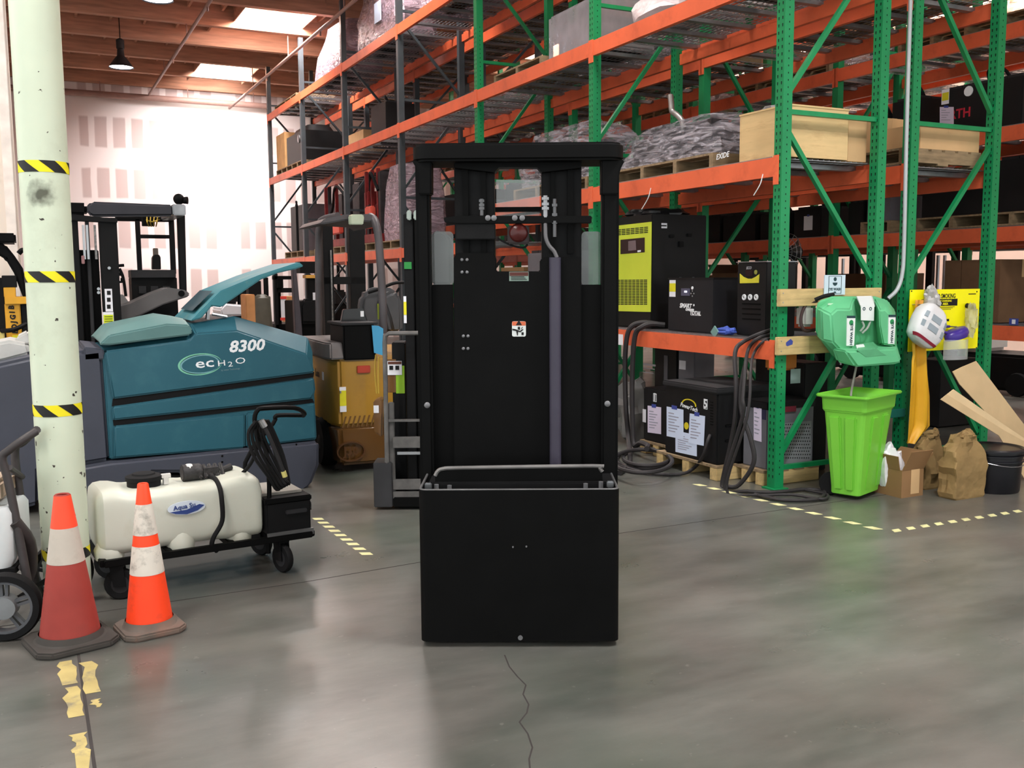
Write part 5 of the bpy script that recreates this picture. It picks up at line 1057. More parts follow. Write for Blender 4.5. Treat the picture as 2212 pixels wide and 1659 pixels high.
# ---- flattened cartons leaning at the back
CRD = mat('pale_flat_cardboard', (206, 178, 136), .85, var=.08, vs=4)
fc = W('flattened_carton', 'long flattened cardboard carton, the upper of two leaning behind the bucket', 'cardboard', 1.6, -.55, 0, 0, 'flattened cartons behind the bucket')
pts = [(2058, 803), (2078, 793), (2220, 950), (2330, 1075), (2290, 1080), (2128, 889), (2073, 830)]; fc.pr('card_leaf', pts, 0, .006, CRD, bevel=0)
fc.pr('card_leaf', [(2078, 793), (2109, 780), (2216, 922), (2345, 1075), (2330, 1075), (2220, 950)], .008, .006, CRD, bevel=0)
fc2 = W('flattened_carton', 'narrow flattened carton whose end fans out just above the paper bag', 'cardboard', 1.5, -.66, 0, 0, 'flattened cartons behind the bucket')
fc2.pr('card_leaf', [(2032, 863), (2046, 852), (2170, 930), (2225, 960), (2300, 1072), (2240, 1080), (2158, 941)], 0, .005, CRD, bevel=0); fc2.pr('card_leaf', [(2046, 852), (2060, 841), (2161, 912), (2225, 955), (2320, 1072), (2300, 1072), (2225, 960), (2170, 930)], .006, .005, mat('pale_flat_cardboard_edge', (218, 192, 150), .85, var=.08), bevel=0)
# ---- yellow sign and what hangs over it
YS = mat('sign_yellow', (255, 246, 8), .4, var=.02)
a, b, c, e = F0.rect(1964, 625, 2114, 756, -.06)
ys = W('no_smoking_sign', 'big yellow no smoking sign fixed to the green posts, bags hanging over it', 'sign', a, -.06, c)
ys.b('sign_panel', 0, b-a, 0, .006, 0, e-c, YS, bevel=.001)
for px, py in ((1969, 629), (2110, 630), (2109, 751)): x, z = ys.f.y(px, py, 0); MB().lathe([(.006, 0), (.005, -.004)], n=8, ax='y').build('screw', INK, ys.t).location = (x, 0, z)
x, z = ys.f.y(2042, 640, 0); text('NO SMOKING', ys.t, INK, .052, (x, -.0005, z), bold=.001, sx=.72)
x0, x1, z0, z1 = ys.f.rect(1990, 646, 2068, 661, 0); MB().bx(x0, x1, -.001, .001, z0, z1).build('black_panel', INK, ys.t, smooth=0)
text('BATTERY CHARGING', ys.t, YS, .022, (x0+(x1-x0)*.58, -.0015, z0+(z1-z0)*.7), bold=.0004); text('AREA', ys.t, YS, .026, (x0+(x1-x0)*.66, -.0015, z0+(z1-z0)*.27), bold=.0006)
x0, x1, z0, z1 = ys.f.rect(2092, 634, 2108, 636, 0); MB().bx(x0, x1, -.001, .001, z0, z1).build('black_dash', INK, ys.t, smooth=0)
for k in range(3): x0, x1, z0, z1 = ys.f.rect(2000+k*8, 663+k*2.5, 2062-k*4, 664+k*2.5, 0); MB().bx(x0, x1, -.001, .001, z0, z1).build('print_line', INK, ys.t, smooth=0)
x0, x1, z0, z1 = ys.f.rect(2040, 689, 2050, 694, 0); MB().bx(x0, x1, -.001, .001, z0, z1).build('black_dash', INK, ys.t, smooth=0)
def hang(name, label, cat, px, r, seed, m, amp=.25, v=-.16, nm='bag_body', neck=True):
    x, z = F0.y(*px, v); w_ = W(name, label, cat, x, v, z); o = lump((0, 0, 0), r, seed, amp, 20, 14).build(nm, m, w_.t, smooth=30)
    return w_, o
w_, o = hang('plastic_bag', 'grey see-through bag hung highest on the yellow sign', 'bag', (2012, 648), (.062, .06, .09), 5, mat('grey_bag', (170, 168, 166), .3, var=.15, bump=.5, bs=20), .5, -.13)
MB().cyl((0, .065, .08), (0, -.01, .05), .006).build('hook', STL, w_.t)
x, z = F0.y(2003, 703, -.2); wb_ = W('printed_bag', 'white printed carrier bag with a red stripe bulging in front of the yellow sign', 'bag', x, -.2, z)
PBG = mat('white_carrier', (222, 222, 224), .35, var=.05, bump=.3, bs=16)
TI = Matrix.Rotation(.5, 3, 'Y')
def bagpt(u, a, k=1.0):
    e = lambda v: math.copysign(abs(v)**.6, v); kx = (1-abs(2*u-1)**5)**.5*.9+.1*(1-abs(2*u-1)) if 0 < u < 1 else .08
    w_ = 1+.1*noise.noise(V((math.cos(a)*1.6, math.sin(a)*1.6, u*4)))
    return tuple(TI @ V((e(math.cos(a))*.155*kx*k*w_*(1.12-.2*u), e(math.sin(a))*.08*kx*k*w_, (u-.5)*.35)))
MB().rings([[bagpt(max(.02, min(.98, u)), 2*PI*i/28) for i in range(28)] for u in (0, .03, .08, .16, .3, .45, .6, .75, .88, .95, .985, 1)]).build('bag_body', PBG, wb_.t, smooth=40)
RS = mat('bag_red_print', (150, 40, 60), .5, var=.05); GB2 = mat('bag_grey_print', (150, 162, 170), .5, var=.05)
MB().sheet([[bagpt(u, PI+PI*i/16, 1.02) for i in range(1, 15)] for u in (.09, .15)], .003).build('red_stripe', RS, wb_.t, smooth=40)
for u in (.34, .56):
    for a in (1.22, 1.42, 1.62): MB().sheet([[bagpt(u+du, PI*(a+da), 1.02) for da in (0, .06, .11)] for du in (0, .14)], .003).build('grey_square_print', GB2, wb_.t, smooth=40)
MB().tube([(.08, .0, .1), (.15, .02, .12), (.17, .08, .16), (.12, .15, .2)], .012, 8, smooth=4).build('twisted_neck', PBG, wb_.t)
# purple face shield
x, z = F0.y(2066, 722, -.16); fs_ = W('face_shield', 'purple headband face shield with clear visor hanging at the lower edge of the yellow sign', 'face shield', x, -.16, z)
PU = mat('purple_plastic', (66, 48, 140), .3, var=.05)
MB().rings([[(.11*math.cos(t)*k, -.06*math.sin(t)*k, zz+.02*math.cos(t)) for t in [PI*2*i/20 for i in range(20)]] for zz, k in ((-.035, 1.0), (.0, 1.12), (.03, 1.0), (.045, .75))]).build('brow_guard', PU, fs_.t, smooth=50)
MB().tube([(-.1, 0, .01), (-.15, .02, .03), (-.16, .04, .05), (-.1, .06, .06), (0, .07, .06)], .011, 8, smooth=4).build('head_strap', PU, fs_.t)
MB().sheet([[(.13*math.cos(t)-.02, -.08*math.sin(t), zz) for t in [PI*(.02+.96*i/12) for i in range(13)]] for zz in (-.04, -.1, -.16, -.2)], .002).build('clear_visor', CLEAR, fs_.t, smooth=50)
MB().cyl((0, .104, .06), (0, .0, .06), .006).build('hook', STL, fs_.t)
w_, o = hang('plastic_bag', 'clear crumpled plastic bag hung at the outer edge of the yellow sign', 'bag', (2098, 692), (.045, .05, .13), 9, mat('clear_bag', (210, 205, 160), .15, var=.1, bump=.6, bs=18, alpha=.55, spec=.8), .45, -.13)
MB().cyl((.02, .065, .12), (.02, -.01, .1), .02).build('black_clip', INK, w_.t)
# yellow apron
x, z = F0.y(1985, 850, -.12); ap = W('yellow_apron', 'long yellow rubber apron hanging from the green post below the carrier bag', 'apron', x, -.12, z)
AP = mat('apron_yellow', (232, 176, 40), .45, var=.06, vs=3); rows = []
for j in range(22):
    u = j/21; py = 690+u*268; x0 = 1966+(-10)*max(0, u-.3)*1.4+(2 if u < .3 else 0); x1 = 1993+16*min(1, u*1.6) - (0 if u < .86 else (u-.86)/.14*34); row = []
    for i in range(15):
        s = i/14; px = x0+(x1-x0)*s; a_, c_ = ap.f.y(px, py, 0); row.append((a_, -.022*math.sin(s*9+u*1.2)-.01*math.sin(s*17+u*3), c_))
    rows.append(row)
MB().sheet(rows, .004).build('apron_sheet', AP, ap.t, smooth=60)
rows = []
for j in range(8):
    u = j/7; row = []
    for i in range(8): s = i/7; a_, c_ = ap.f.y(1982-6*u+(16-u*4)*s, 648+u*50, 0); row.append((a_, .02-.012*math.sin(s*7+u), c_))
    rows.append(row)
MB().sheet(rows, .004).build('apron_bib', mat('apron_amber', (214, 150, 50), .5, var=.08), ap.t, smooth=60)
a_, c_ = ap.f.y(1985, 650, 0); MB().cyl((a_, .064, c_-.03), (a_, -.02, c_-.03), .006).build('hook', STL, ap.t)
# small green plate bolted by the bin
fr_ = F0.rect(1921, 884, 1956, 902, -.018); gp = W('green_bracket', 'small green plate bolted to the second post beside the lime bin rim', 'bracket', fr_[0], -.018, fr_[2]); gp.b('plate', 0, fr_[1]-fr_[0], 0, .02, 0, fr_[3]-fr_[2], mat('blue_green_paint', (30, 104, 92), .4))
# ================================================================ chargers and goods on the racks
YG = mat('lime_yellow_panel', (206, 220, 66), .45, var=.03); CHB = mat('charger_black', (22, 22, 23), .5, var=.15, spec=.25); CHG = mat('charger_charcoal', (32, 32, 35), .55, var=.12, spec=.25)
Z1 = 1.135
def wcol(x): return x
# tall charger with the yellow front
y0 = F0.x(1407, 600, .12)[0]; ZT = F0.x(1407, 462, .12)[1]
tc = W('battery_charger', 'tall black battery charger with a lime yellow louvred front on the lowest beam', 'charger', .12, y0, Z1)
tc.b('cabinet', 0, .62, 0, .72, 0, ZT-Z1, CHB, bevel=.008)
f_ = tc.prx('yellow_front', [(1329, 488), (1407, 479), (1405, 674), (1327, 672)], -.006, .006, YG, bevel=.001)
def slots(px0, py0, px1, py1, rows_, cols, slope):
    for r in range(rows_):
        py = py0+(py1-py0)*r/max(1, rows_-1)
        for c in range(cols):
            a = px0+(px1-px0)*c/cols; b = px0+(px1-px0)*(c+.85)/cols; sl = slope*(1-(py-487)/190)
            q = [(a, py-(a-px0)*sl), (b, py-(b-px0)*sl), (b, py+2-(b-px0)*sl), (a, py+2-(a-px0)*sl)]
            o = tc.prx('louvre_slot', q, -.0075, .0016, INK, f_, bevel=0, smooth=0)
slots(1333, 496, 1401, 506.5, 4, 7, .1); slots(1332, 604.5, 1399, 656, 16, 8, .02)
sc_ = tc.prx('display_recess', [(1340, 518), (1392, 513), (1392, 545), (1340, 549)], -.01, .01, mat('display_dark', (40, 24, 28), .25), bevel=.002)
tc.prx('display', [(1357, 521), (1373, 519), (1374, 540), (1357, 542)], -.012, .01, mat('display_grey', (110, 96, 100), .3), sc_, bevel=0); tc.prx('white_sticker', [(1377, 541), (1384, 540), (1384, 544), (1377, 545)], -.012, .01, WHT, sc_, bevel=0)
tc.face('white_label', (1429, 482, 1441, 493), -.002, .002, WHT, bevel=0); tc.face('black_band', (1429, 486, 1440, 489), -.003, .002, INK, bevel=0)
lump((.3, .36, ZT-Z1+.02), (.26, .3, .06), 14, .4, 18, 8, flat=-.02).build('crumpled_cover', mat('black_plastic_sheet', (30, 28, 30), .3, bump=.4, bs=12), tc.t, smooth=25)
for px, py in ((1450, 510), (1470, 530), (1488, 508), (1470, 525)): x, z = tc.f.y(px, py, 0); MB().box((x, -.01, z), (.05, .02, .03)).build('side_fitting', BLK2, tc.t, bevel=.004)
# squat charger
xs0 = .1; y1_ = F0.x(1443, 660, xs0)[0]; y0 = F0.x(1541, 660, xs0)[0]; zt = F0.x(1490, 601, xs0)[1]
s1 = W('battery_charger', 'squat charcoal battery charger with white SMART CHARGER lettering', 'charger', xs0, y0, Z1)
s1.b('cabinet', 0, .36, 0, y1_-y0, 0, zt-Z1, CHG, bevel=.006); s1.b('top_shell', -.005, .365, -.005, y1_-y0+.005, zt-Z1-.01, zt-Z1+.004, CHB, bevel=.003)
l_ = s1.facex('warning_label', (1446, 605, 1459, 641), -.002, .002, WHT, bevel=0); s1.facex('yellow_panel', (1446, 612, 1459, 630), -.003, .002, mat('bright_yellow_label', (222, 214, 40)), l_, bevel=0)
l_ = s1.facex('display', (1471, 623, 1490, 639), -.004, .004, mat('display_slate', (84, 84, 104), .3), bevel=.001); s1.facex('lit_symbol', (1478, 628, 1484, 632), -.005, .003, mat('display_glow', (220, 225, 255), .3, emit=1.2, var=0), l_, bevel=0)
yy, zz = s1.f.x(1496, 622, 0); MB().lathe([(.014, 0), (.014, -.004)], n=14, ax='x').build('white_button', WIN, s1.t).location = (0, yy, zz)
for dy, dz in ((0, .022), (0, -.022), (.02, 0), (-.02, 0)):
    yy, zz = s1.f.x(1496, 634, 0); MB().box((-.002, yy+dy, zz+dz), (.004, .012, .012)).build('arrow_key', mat('key_grey', (150, 150, 150), .5), s1.t, bevel=.001)
for tx, px, py, sz, sh in (('SMART', 1481, 661, .054, .2), ('CHARGER', 1490, 669.5, .026, .2), ('TOTAL', 1502, 677, .048, .1)):
    yy, zz = s1.f.x(px, py, 0); text(tx, s1.t, WIN, sz, (-.0015, yy, zz), face='-x', bold=.0018, shear=sh, rot=-.02)
yy, zz = s1.f.x(1499, 660, 0); MB().lathe([(.012, 0), (.001, -.002)], n=4, ax='x').build('flame_mark', WIN, s1.t).location = (-.001, yy, zz+.003)
s1.facex('print_line', (1492, 680, 1512, 682), -.0015, .001, mat('grey_print2', (170, 170, 175), .6, var=0), bevel=0)
for px in (1466, 1494): yy, zz = s1.f.x(px, 600, 0); MB().cyl((.02, yy, zt-Z1), (.02, yy, zt-Z1+.012), .012, n=8).build('screw', DRK, s1.t)
# slim charger with gauges
xs0 = .14; y1_ = F0.x(1592, 640, xs0)[0]; y0 = F0.x(1655, 640, xs0)[0]; zt = F0.x(1620, 567, xs0)[1]
s2 = W('battery_charger', 'slim black charger with three round gauges and a yellow smile panel', 'charger', xs0, y0, Z1)
s2.b('cabinet', 0, .3, 0, y1_-y0, 0, zt-Z1, CHB, bevel=.006); s2.b('top_plate', -.01, .31, -.01, y1_-y0+.01, zt-Z1, zt-Z1+.008, GLV, bevel=.002)
s2.prx('yellow_panel', [(1598, 591), (1606, 598), (1615, 602), (1624, 602), (1632, 598), (1640, 592), (1639, 611), (1598, 612)], -.003, .003, mat('panel_yellow', (214, 206, 60), .5), bevel=0)
s2.facex('dark_display', (1610, 583, 1626, 597), -.004, .004, mat('display_dark', (40, 24, 28)), bevel=.001); yy, zz = s2.f.x(1633, 588, 0); MB().lathe([(.018, 0), (.018, -.004), (.008, -.006)], n=16, ax='x').build('dial', mat('dial_olive', (150, 150, 70), .5), s2.t).location = (0, yy, zz)
yy, zz = s2.f.x(1618, 579, 0); text('ECO', s2.t, mat('grey_print2', (170, 170, 175)), .03, (-.0015, yy, zz), face='-x', bold=.0008, shear=.2)
for px in (1608, 1621, 1634):
    yy, zz = s2.f.x(px, 642, 0); g_ = MB().lathe([(.024, 0), (.024, -.006), (.02, -.008), (.02, -.004)], n=18, ax='x').build('gauge', WIN, s2.t); g_.location = (0, yy, zz); MB().box((-.009, 0, 0), (.002, .02, .005), Matrix.Rotation(.8, 3, 'X')).build('needle', INK, g_)
for k in range(4): s2.facex('vent_bar', (1603, 655+k*11, 1642, 658+k*11), -.003, .003, BLK, bevel=0)
# things on the lip of the lowest beam
q = at(1540, 714, 0, .0); g_ = W('teal_notebook', 'small grey green square pad propped on the lowest orange beam', 'pad', .02, q.y, 1.125); MB().box((0, 0, .03), (.012, .075, .075), Matrix.Rotation(.75, 3, 'X')).build('pad_body', mat('grey_teal_card', (112, 150, 144), .7), g_.t, bevel=.002)
q = at(1566, 716, 0, .04); g_ = W('blue_strap', 'blue rag bundle lying on the lowest orange beam beside the grey green pad', 'rag', .06, q.y, Z1); lump((0, 0, .028), (.05, .09, .034), 31, .5, flat=-.028).build('rag_body', mat('blue_cloth', (60, 84, 170), .7, var=.15), g_.t, smooth=30)
CB = mat('charger_cable', (40, 37, 38), .6, var=.15)
def cable(label, pts, r=.02, group='thick black charger cables'):
    P = [V(p) for p in pts]; o = MB().tube(P, r, 8, smooth=6).build('charger_cable', CB); return tag(o, label, 'cable', group)
X = lambda px, py, s: at(px, py, 0, s)
def gr(px, py, z=.02): return G(px, py, z)
cable('black cable arching over the orange beam, nearer the black forklift, down to the floor coil', [X(1420, 700, .1), X(1390, 697, .0), X(1365, 705, -.08), X(1354, 730, -.11), X(1350, 790, -.11), X(1352, 880, -.12), X(1358, 950, -.13), gr(1360, 1002), gr(1338, 1022)], .024)
cable('second black cable arching over the orange beam just inside the first', [X(1436, 702, .1), X(1408, 700, .0), X(1388, 706, -.08), X(1372, 725, -.11), X(1366, 800, -.11), X(1366, 900, -.12), X(1370, 960, -.13), V((-.16, 1.62, .13)), V((-.2, 1.45, .135)), V((-.3, 1.32, .135))], .024)
for i, (rx, ry, cx, cy) in enumerate(((60, 22, 1392, 992), (52, 18, 1398, 988), (64, 25, 1388, 996))):
    P = [gr(cx+rx*math.cos(a), cy+ry*math.sin(a), .022+i*.038) for a in [2*PI*k/18 for k in range(18)]]
    tag(MB().tube(P, .018, 8, closed=True, smooth=2).build('cable_coil', CB), ['lowest', 'middle', 'topmost'][i]+' turn of the thick cable coil on the floor below the first arched cables', 'cable', 'thick black charger cables')
cable('cable loop running from the coil along the floor to the charger numbered 5', [gr(1330, 1005), gr(1400, 1022), gr(1470, 1024), gr(1500, 1010, .05), X(1518, 985, -.25), X(1528, 955, -.24), X(1534, 940, -.2)], .014)
cable('cable curving out below the lower pine board over the beam end and dropping straight down', [X(1688, 708, .25), X(1650, 718, .0), X(1606, 738, -.09), X(1588, 762, -.2), X(1590, 830, -.26), X(1588, 900, -.28), X(1578, 960, -.28), V((-.3, .3, .02)), V((-.33, .2, .02)), V((-.3, .1, .05)), X(1628, 1000, -.26), X(1622, 950, -.26), X(1602, 890, -.26), X(1600, 840, -.24), X(1612, 780, -.17)], .017)
cable('slim cable beside the beam end, hooking back to the slim charger', [X(1664, 722, .05), X(1636, 732, -.06), X(1616, 756, -.09), X(1610, 800, -.24), X(1605, 860, -.33), X(1604, 900, -.34), V((-.36, .2, .03)), V((-.3, .0, .02)), V((-.14, -.12, .02)), V((.12, -.15, .02)), gr(1780, 1062), gr(1765, 1078), gr(1690, 1080), gr(1630, 1068)], .014)
cable('slim cable nearest the green corner post, joining the floor loop', [X(1670, 728, .05), X(1646, 740, -.06), X(1628, 765, -.09), X(1622, 800, -.26), X(1614, 900, -.38), V((-.42, .1, .03)), V((-.34, -.12, .02)), V((-.1, -.24, .02)), gr(1775, 1078), gr(1786, 1068), gr(1740, 1058)], .011)
fr_ = F0.rectx(1333, 722, 1347, 745, -.052)
# pallets ----------------------------------------------------------------
def pallet(label, x, y, z, lx, ly, m=PAL, group='wooden pallets', h=.13):
    w_ = W('wooden_pallet', label, 'pallet', x, y, z, 0, group)
    n = max(4, int(lx/.14)); bw = lx/n*.8
    for i in range(n): xx = i*(lx-bw)/(n-1); w_.b('deck_board', xx, xx+bw, 0, ly, h-.018, h, m, bevel=0, smooth=0)
    k = max(3, int(ly/.42)+1)
    for i in range(k): yy = i*(ly-.05)/(k-1); w_.b('stringer', 0, lx, yy, yy+.05, .018, h-.018, m, bevel=0, smooth=0)
    for i in range(3): xx = i*(lx-bw)/2; w_.b('base_board', xx, xx+bw, 0, ly, 0, .018, m, bevel=0, smooth=0)
    return w_
def skid(label, x, y, lx, ly):
    w_ = W('wooden_skid', label, 'pallet', x, y, 0, 0, 'wooden skids under the floor chargers')
    for k in range(3): yy = k*(ly-.09)/2; w_.b('timber_block', 0, lx, yy, yy+.09, 0, .1, WOOD, bevel=.004)
    for k in range(4): xx = k*(lx-.1)/3; w_.b('deck_board', xx, xx+.1, 0, ly, .1, .12, PAL, bevel=0)
q5 = F0.x(1545, 900, -.22); q5l = F0.x(1432, 900, -.22); q1l = F0.x(1387, 900, -.1)
skid('wooden skid under the charger numbered 5', -.22, q5[0]-.03, .75, q5l[0]-q5[0]+.12); 
z5 = F0.x(1545, 838, -.22)[1]
c5 = W('battery_charger', 'large black floor charger marked 5 with sheets of paper taped to its front', 'charger', -.2, q5[0], .12)
L5 = q5l[0]-q5[0]; c5.b('cabinet', 0, .6, 0, L5, 0, z5-.14, CHB, bevel=.012); c5.b('top_cover', -.02, .63, -.02, L5+.02, z5-.12-.05, z5-.12, DRK, bevel=.012)
def num(w_, ch, px, v=-.002):
    o = w_.facex('number_plate', px, v, .002, WIN, bevel=0); yy, zz = w_.f.x((px[0]+px[2])/2, (px[1]+px[3])/2, v); w_.facex('number_field', (px[0]+1, px[1]+1.5, px[2]-1, px[3]-1.5), v-.001, .002, INK, o, bevel=0); text(ch, o, WIN, .1, (v-.0015, yy, zz), face='-x', bold=.003)
num(c5, '5', (1520, 862, 1528, 884))
yy, zz = c5.f.x(1488, 880, 0); text('PowerTech', c5.t, WIN, .05, (-.0015, yy, zz), face='-x', bold=.001, shear=.25, rot=-.1)
rg = MB(); rg.rings([[(xx, yy+(.1-d)*math.cos(t), zz+.02+(.05-d*.6)*math.sin(t)) for d, xx in ((0, -.0), (0, -.002), (.016, -.002), (.016, 0))] for t in [.1+PI*1.0*i/16 for i in range(17)]]); rg.build('yellow_arc', mat('logo_yellow', (214, 196, 40), .5, var=0), c5.t, smooth=0)
yy, zz = c5.f.x(1483, 920, 0); MB().lathe([(.03, 0), (.03, -.003)], n=14, ax='x').build('yellow_dot', mat('logo_yellow', (214, 196, 40)), c5.t).location = (0, yy, zz)
PB_ = mat('blue_white_paper', (206, 218, 240), .8, var=.02)
paper(c5, 'taped_note', (1440, 878, 1476, 942, 7), -.003, x=True, m=PB_, skew=0); paper(c5, 'taped_note', (1487, 893, 1520, 957, 6), -.004, x=True, m=PB_, skew=3); paper(c5, 'taped_note', (1459, 930, 1505, 976, 10), -.002, x=True, m=PB_, tape=False)
for k in range(9): c5.facex('vent_slot', (1534, 868+k*6, 1540, 870+k*6), -.002, .002, BLK, bevel=0)
for z_ in (.18, .3): c5.b('side_rib', .08, .55, -.006, 0, z_, z_+.02, BLK2)
skid('wooden skid under the half hidden charger with plate 1', -.02, q5l[0]+.14, .7, .5)
z1_ = F0.x(1390, 838, -.05)[1]
c1 = W('battery_charger', 'black floor charger marked 1 half hidden behind the one marked 5', 'charger', .0, q5l[0]+.16, .12); c1.b('cabinet', 0, .5, 0, .46, 0, z1_-.12, CHB, bevel=.012)
num(c1, '1', (1411, 850, 1418, 868)); paper(c1, 'taped_note', (1399, 876, 1428, 934, 4), -.003, x=True, m=mat('lilac_white_paper', (216, 206, 226), .8, var=.02)); c1.facex('white_sticker', (1388, 884, 1395, 912), -.002, .002, WHT, bevel=0)
# grey charger with perforated panel
yg = .17; xg0 = F0.y(1657, 950, yg)[0]; xg1 = F0.y(1757, 950, yg)[0]; zg = F0.y(1700, 866, yg)[1]
skid('wooden skid under the grey charger', xg0-.05, yg-.02, xg1-xg0+.1, .42)
cg = W('battery_charger', 'grey floor charger with a perforated side panel right behind the corner post', 'charger', xg0, yg, .12)
GC = mat('charger_grey', (104, 104, 110), .5, var=.08); cg.b('cabinet', 0, xg1-xg0, 0, .28, 0, zg-.14, GC, bevel=.008); cg.b('black_top', -.008, xg1-xg0+.008, -.008, .288, zg-.12-.06, zg-.12, CHB, bevel=.006)
cg.face('perforated_panel', (1690, 912, 1752, 1000), -.004, .004, mat('pale_grey_panel', (130, 132, 136), .5), bevel=.001); hp = MB()
for r in range(11):
    for c in range(12): x, z = cg.f.y(1693+c*4.9+(r % 2)*2.4, 917+r*7.2, -.0045); hp.prism(ell(x, z, .005, .006, 6), -.006, -.0035)
tag(hp.build('perforations', INK, cg.t, smooth=0), kind='stuff')
cg.face('maroon_plate', (1690, 878, 1720, 890), -.012, .006, mat('maroon_plate', (110, 36, 50), .5), bevel=.001); paper(cg, 'taped_note', (1628, 876, 1645, 950, 5), -.003, x=True, m=mat('lilac_white_paper', (216, 206, 226)), lines=6)
cg.facex('blue_panel', (1629, 868, 1655, 905), -.002, .002, mat('navy_panel', (52, 50, 76), .5), bevel=0)
# boxes standing behind the floor chargers
def cab(label, x, y, z, lx, ly, h, m, name='charger_case', cat='charger', extra=None, group=None, bevel=.008):
    w_ = W(name, label, cat, x, y, z, 0, group); w_.b('case', 0, lx, 0, ly, 0, h, m, bevel=bevel)
    if extra: extra(w_)
    return w_
def tl(w_):
    for k in range(3): w_.facex('print_line', (1389, 786+k*9, 1416-k*2, 788+k*9+(2 if k == 0 else 0)), -.002, .002, mat('grey_print2', (170, 170, 175)), bevel=0)
    w_.facex('grey_strip', (1434, 768, 1442, 830), -.003, .003, GC, bevel=0)
q = F0.x(1440, 800, .66)[0]; cab('black case with three lines of white print under the lowest shelf', .66, q-.17, 0, .24, .38, .9, CHB, extra=tl)
q = F0.x(1500, 800, .66)[0]; w_ = cab('grey cabinet with a white sticker under the lowest shelf, behind the charger marked 5', .66, q, 0, .24, .26, .9, GC, extra=lambda w_: w_.facex('white_sticker', (1467, 779, 1481, 798), -.002, .002, WHT, bevel=0))
cab('dark case under the lowest shelf close to the corner post', .62, .42, 0, .26, .6, .9, CHB)
q = at(1715, 775, 1, .2); w_ = W('tool_case', 'amber plastic case with tags hanging behind the lower pine board', 'case', q.x, .28, q.z-.1); w_.b('shell', -.09, .12, 0, .16, 0, .18, mat('amber_plastic', (196, 120, 50), .45), bevel=.02)
w_.b('stand_post', -.0, .03, .05, .08, zg+.004-(q.z-.1), 0, BLK2); w_.face('paper_tag', (1708, 797, 1729, 828), -.012, .002, mat('pale_teal_paper', (150, 172, 166), .8), bevel=0)
# crumpled plastic beside the coil
q = G(1345, 985); w_ = W('plastic_bundle', 'crumpled clear plastic bundle behind the cable coil', 'plastic', .25, 2.35, 0); lump((0, 0, .3), (.2, .16, .3), 41, .45, 18, 12, flat=-.3).build('bundle', mat('dusty_plastic', (130, 128, 126), .25, alpha=.7, bump=.5, bs=10), w_.t, smooth=25)
# ---------------------------------------------------------------- wrapped loads
CORE = mat('dark_machine_parts', (52, 48, 50), .5, var=.4, vs=9)
def wrapped(label, x0, x1, y0, y1, z0, z1, seed, group=None, pal=True, m=WRAP, core=CORE, taper=.8, cols=None):
    base = z0
    if pal: pallet('pallet under the '+label, x0-.03, y0-.03, z0, x1-x0+.06, y1-y0+.06); base = z0+.131
    w_ = W('wrapped_load', label, 'load', (x0+x1)/2, (y0+y1)/2, base, 0, group); hx, hy, h = (x1-x0)/2, (y1-y0)/2, z1-base; random.seed(seed)
    cr = MB(); k = 6
    for i in range(k):
        cx, cy = random.uniform(-hx*.5, hx*.5), random.uniform(-hy*.6, hy*.6); hh = h*random.uniform(.4, .92)
        cr.box((cx, cy, hh/2), (hx*random.uniform(.4, .8), hy*random.uniform(.3, .6), hh), None)
    if core: cr.build('machine_core', core, w_.t, bevel=.01)
    rs = []
    for u in (0, .12, .25, .4, .55, .7, .83, .93, 1):
        kx = 1-(1-taper)*u**2; ring = []
        for i, (x, y) in enumerate(rrect(-hx*kx, hx*kx, -hy*kx, hy*kx, min(hx, hy)*.35, 4)):
            n_ = 1+.13*noise.noise(V((x*4+seed, y*4, u*3)))+.06*noise.noise(V((i*1.3, u*8, seed)))
            ring.append((x*n_, y*n_, u*h*(1+(.08*noise.noise(V((x*3, y*3, seed))) if u > .6 else 0))))
        rs.append(ring)
    rs.append([(p[0]*.4, p[1]*.4, p[2]+.01) for p in rs[-1]]); MB().rings(rs).build('film', m, w_.t, smooth=22)
    return w_
# shelf at 2.475, charger bay: film wrapped machine parts, plywood crate
ZB = 2.49
w_ = wrapped('stretch wrapped heap of machine parts on the shelf over the chargers', .12, .85, 1.0, 2.5, ZB, 3.0, 3, taper=.62)
yy, zz = w_.f.x(1563, 337, -.36); text('EXIDE', w_.t, WIN, .06, (-.372, yy, zz), face='-x', shear=.2, rot=.06, bold=.001)
pal_end = mat('olive_pallet_block', (150, 140, 90), .8); 
for k in range(3): w_.b('flat_bar', -.3+k*.12, -.24+k*.12, -.6, .55, .1+k*.06, .14+k*.06, mat('dark_bar', (60, 58, 60), .4), bevel=.004)
q = [X(1398, 320, .3), X(1440, 300, .3), X(1468, 290, .3), X(1475, 278, .3), X(1474, 262, .3), X(1462, 248, .3), X(1452, 240, .3), X(1450, 222, .3), X(1448, 205, .3)]
tag(MB().tube(q, [.02]*0 or .026, 10, smooth=4).build('bent_pipe', mat('old_steel_pipe', (150, 146, 142), .35, .7, var=.2)), 'bent steel exhaust pipe rising out of the wrapped heap', 'pipe')
PLY = mat('plywood', (214, 184, 132), .7, var=.1, vs=2, stretch=(1, 1, 6), dirt=(150, 110, 70), dirt_amt=.5, ds=2.2)
yf = .13; xa = F0.y(1716, 290, yf)[0]-.06; xb = F0.y(1832, 290, yf)[0]; zt = F0.y(1770, 234, yf)[1]
cr = W('plywood_crate', 'pale plywood crate on the shelf above the chargers, seen between the green posts', 'crate', xa, yf, ZB)
h = zt-ZB; ln = F0.x(1598, 290, xa)[0]-yf
for nm, q in (('end_panel', (0, xb-xa, 0, .014)), ('end_panel', (0, xb-xa, ln-.014, ln)), ('side_panel', (0, .014, .014, ln-.014)), ('side_panel', (xb-xa-.014, xb-xa, .014, ln-.014))): cr.b(nm, *q, .004, h, PLY, bevel=.001)
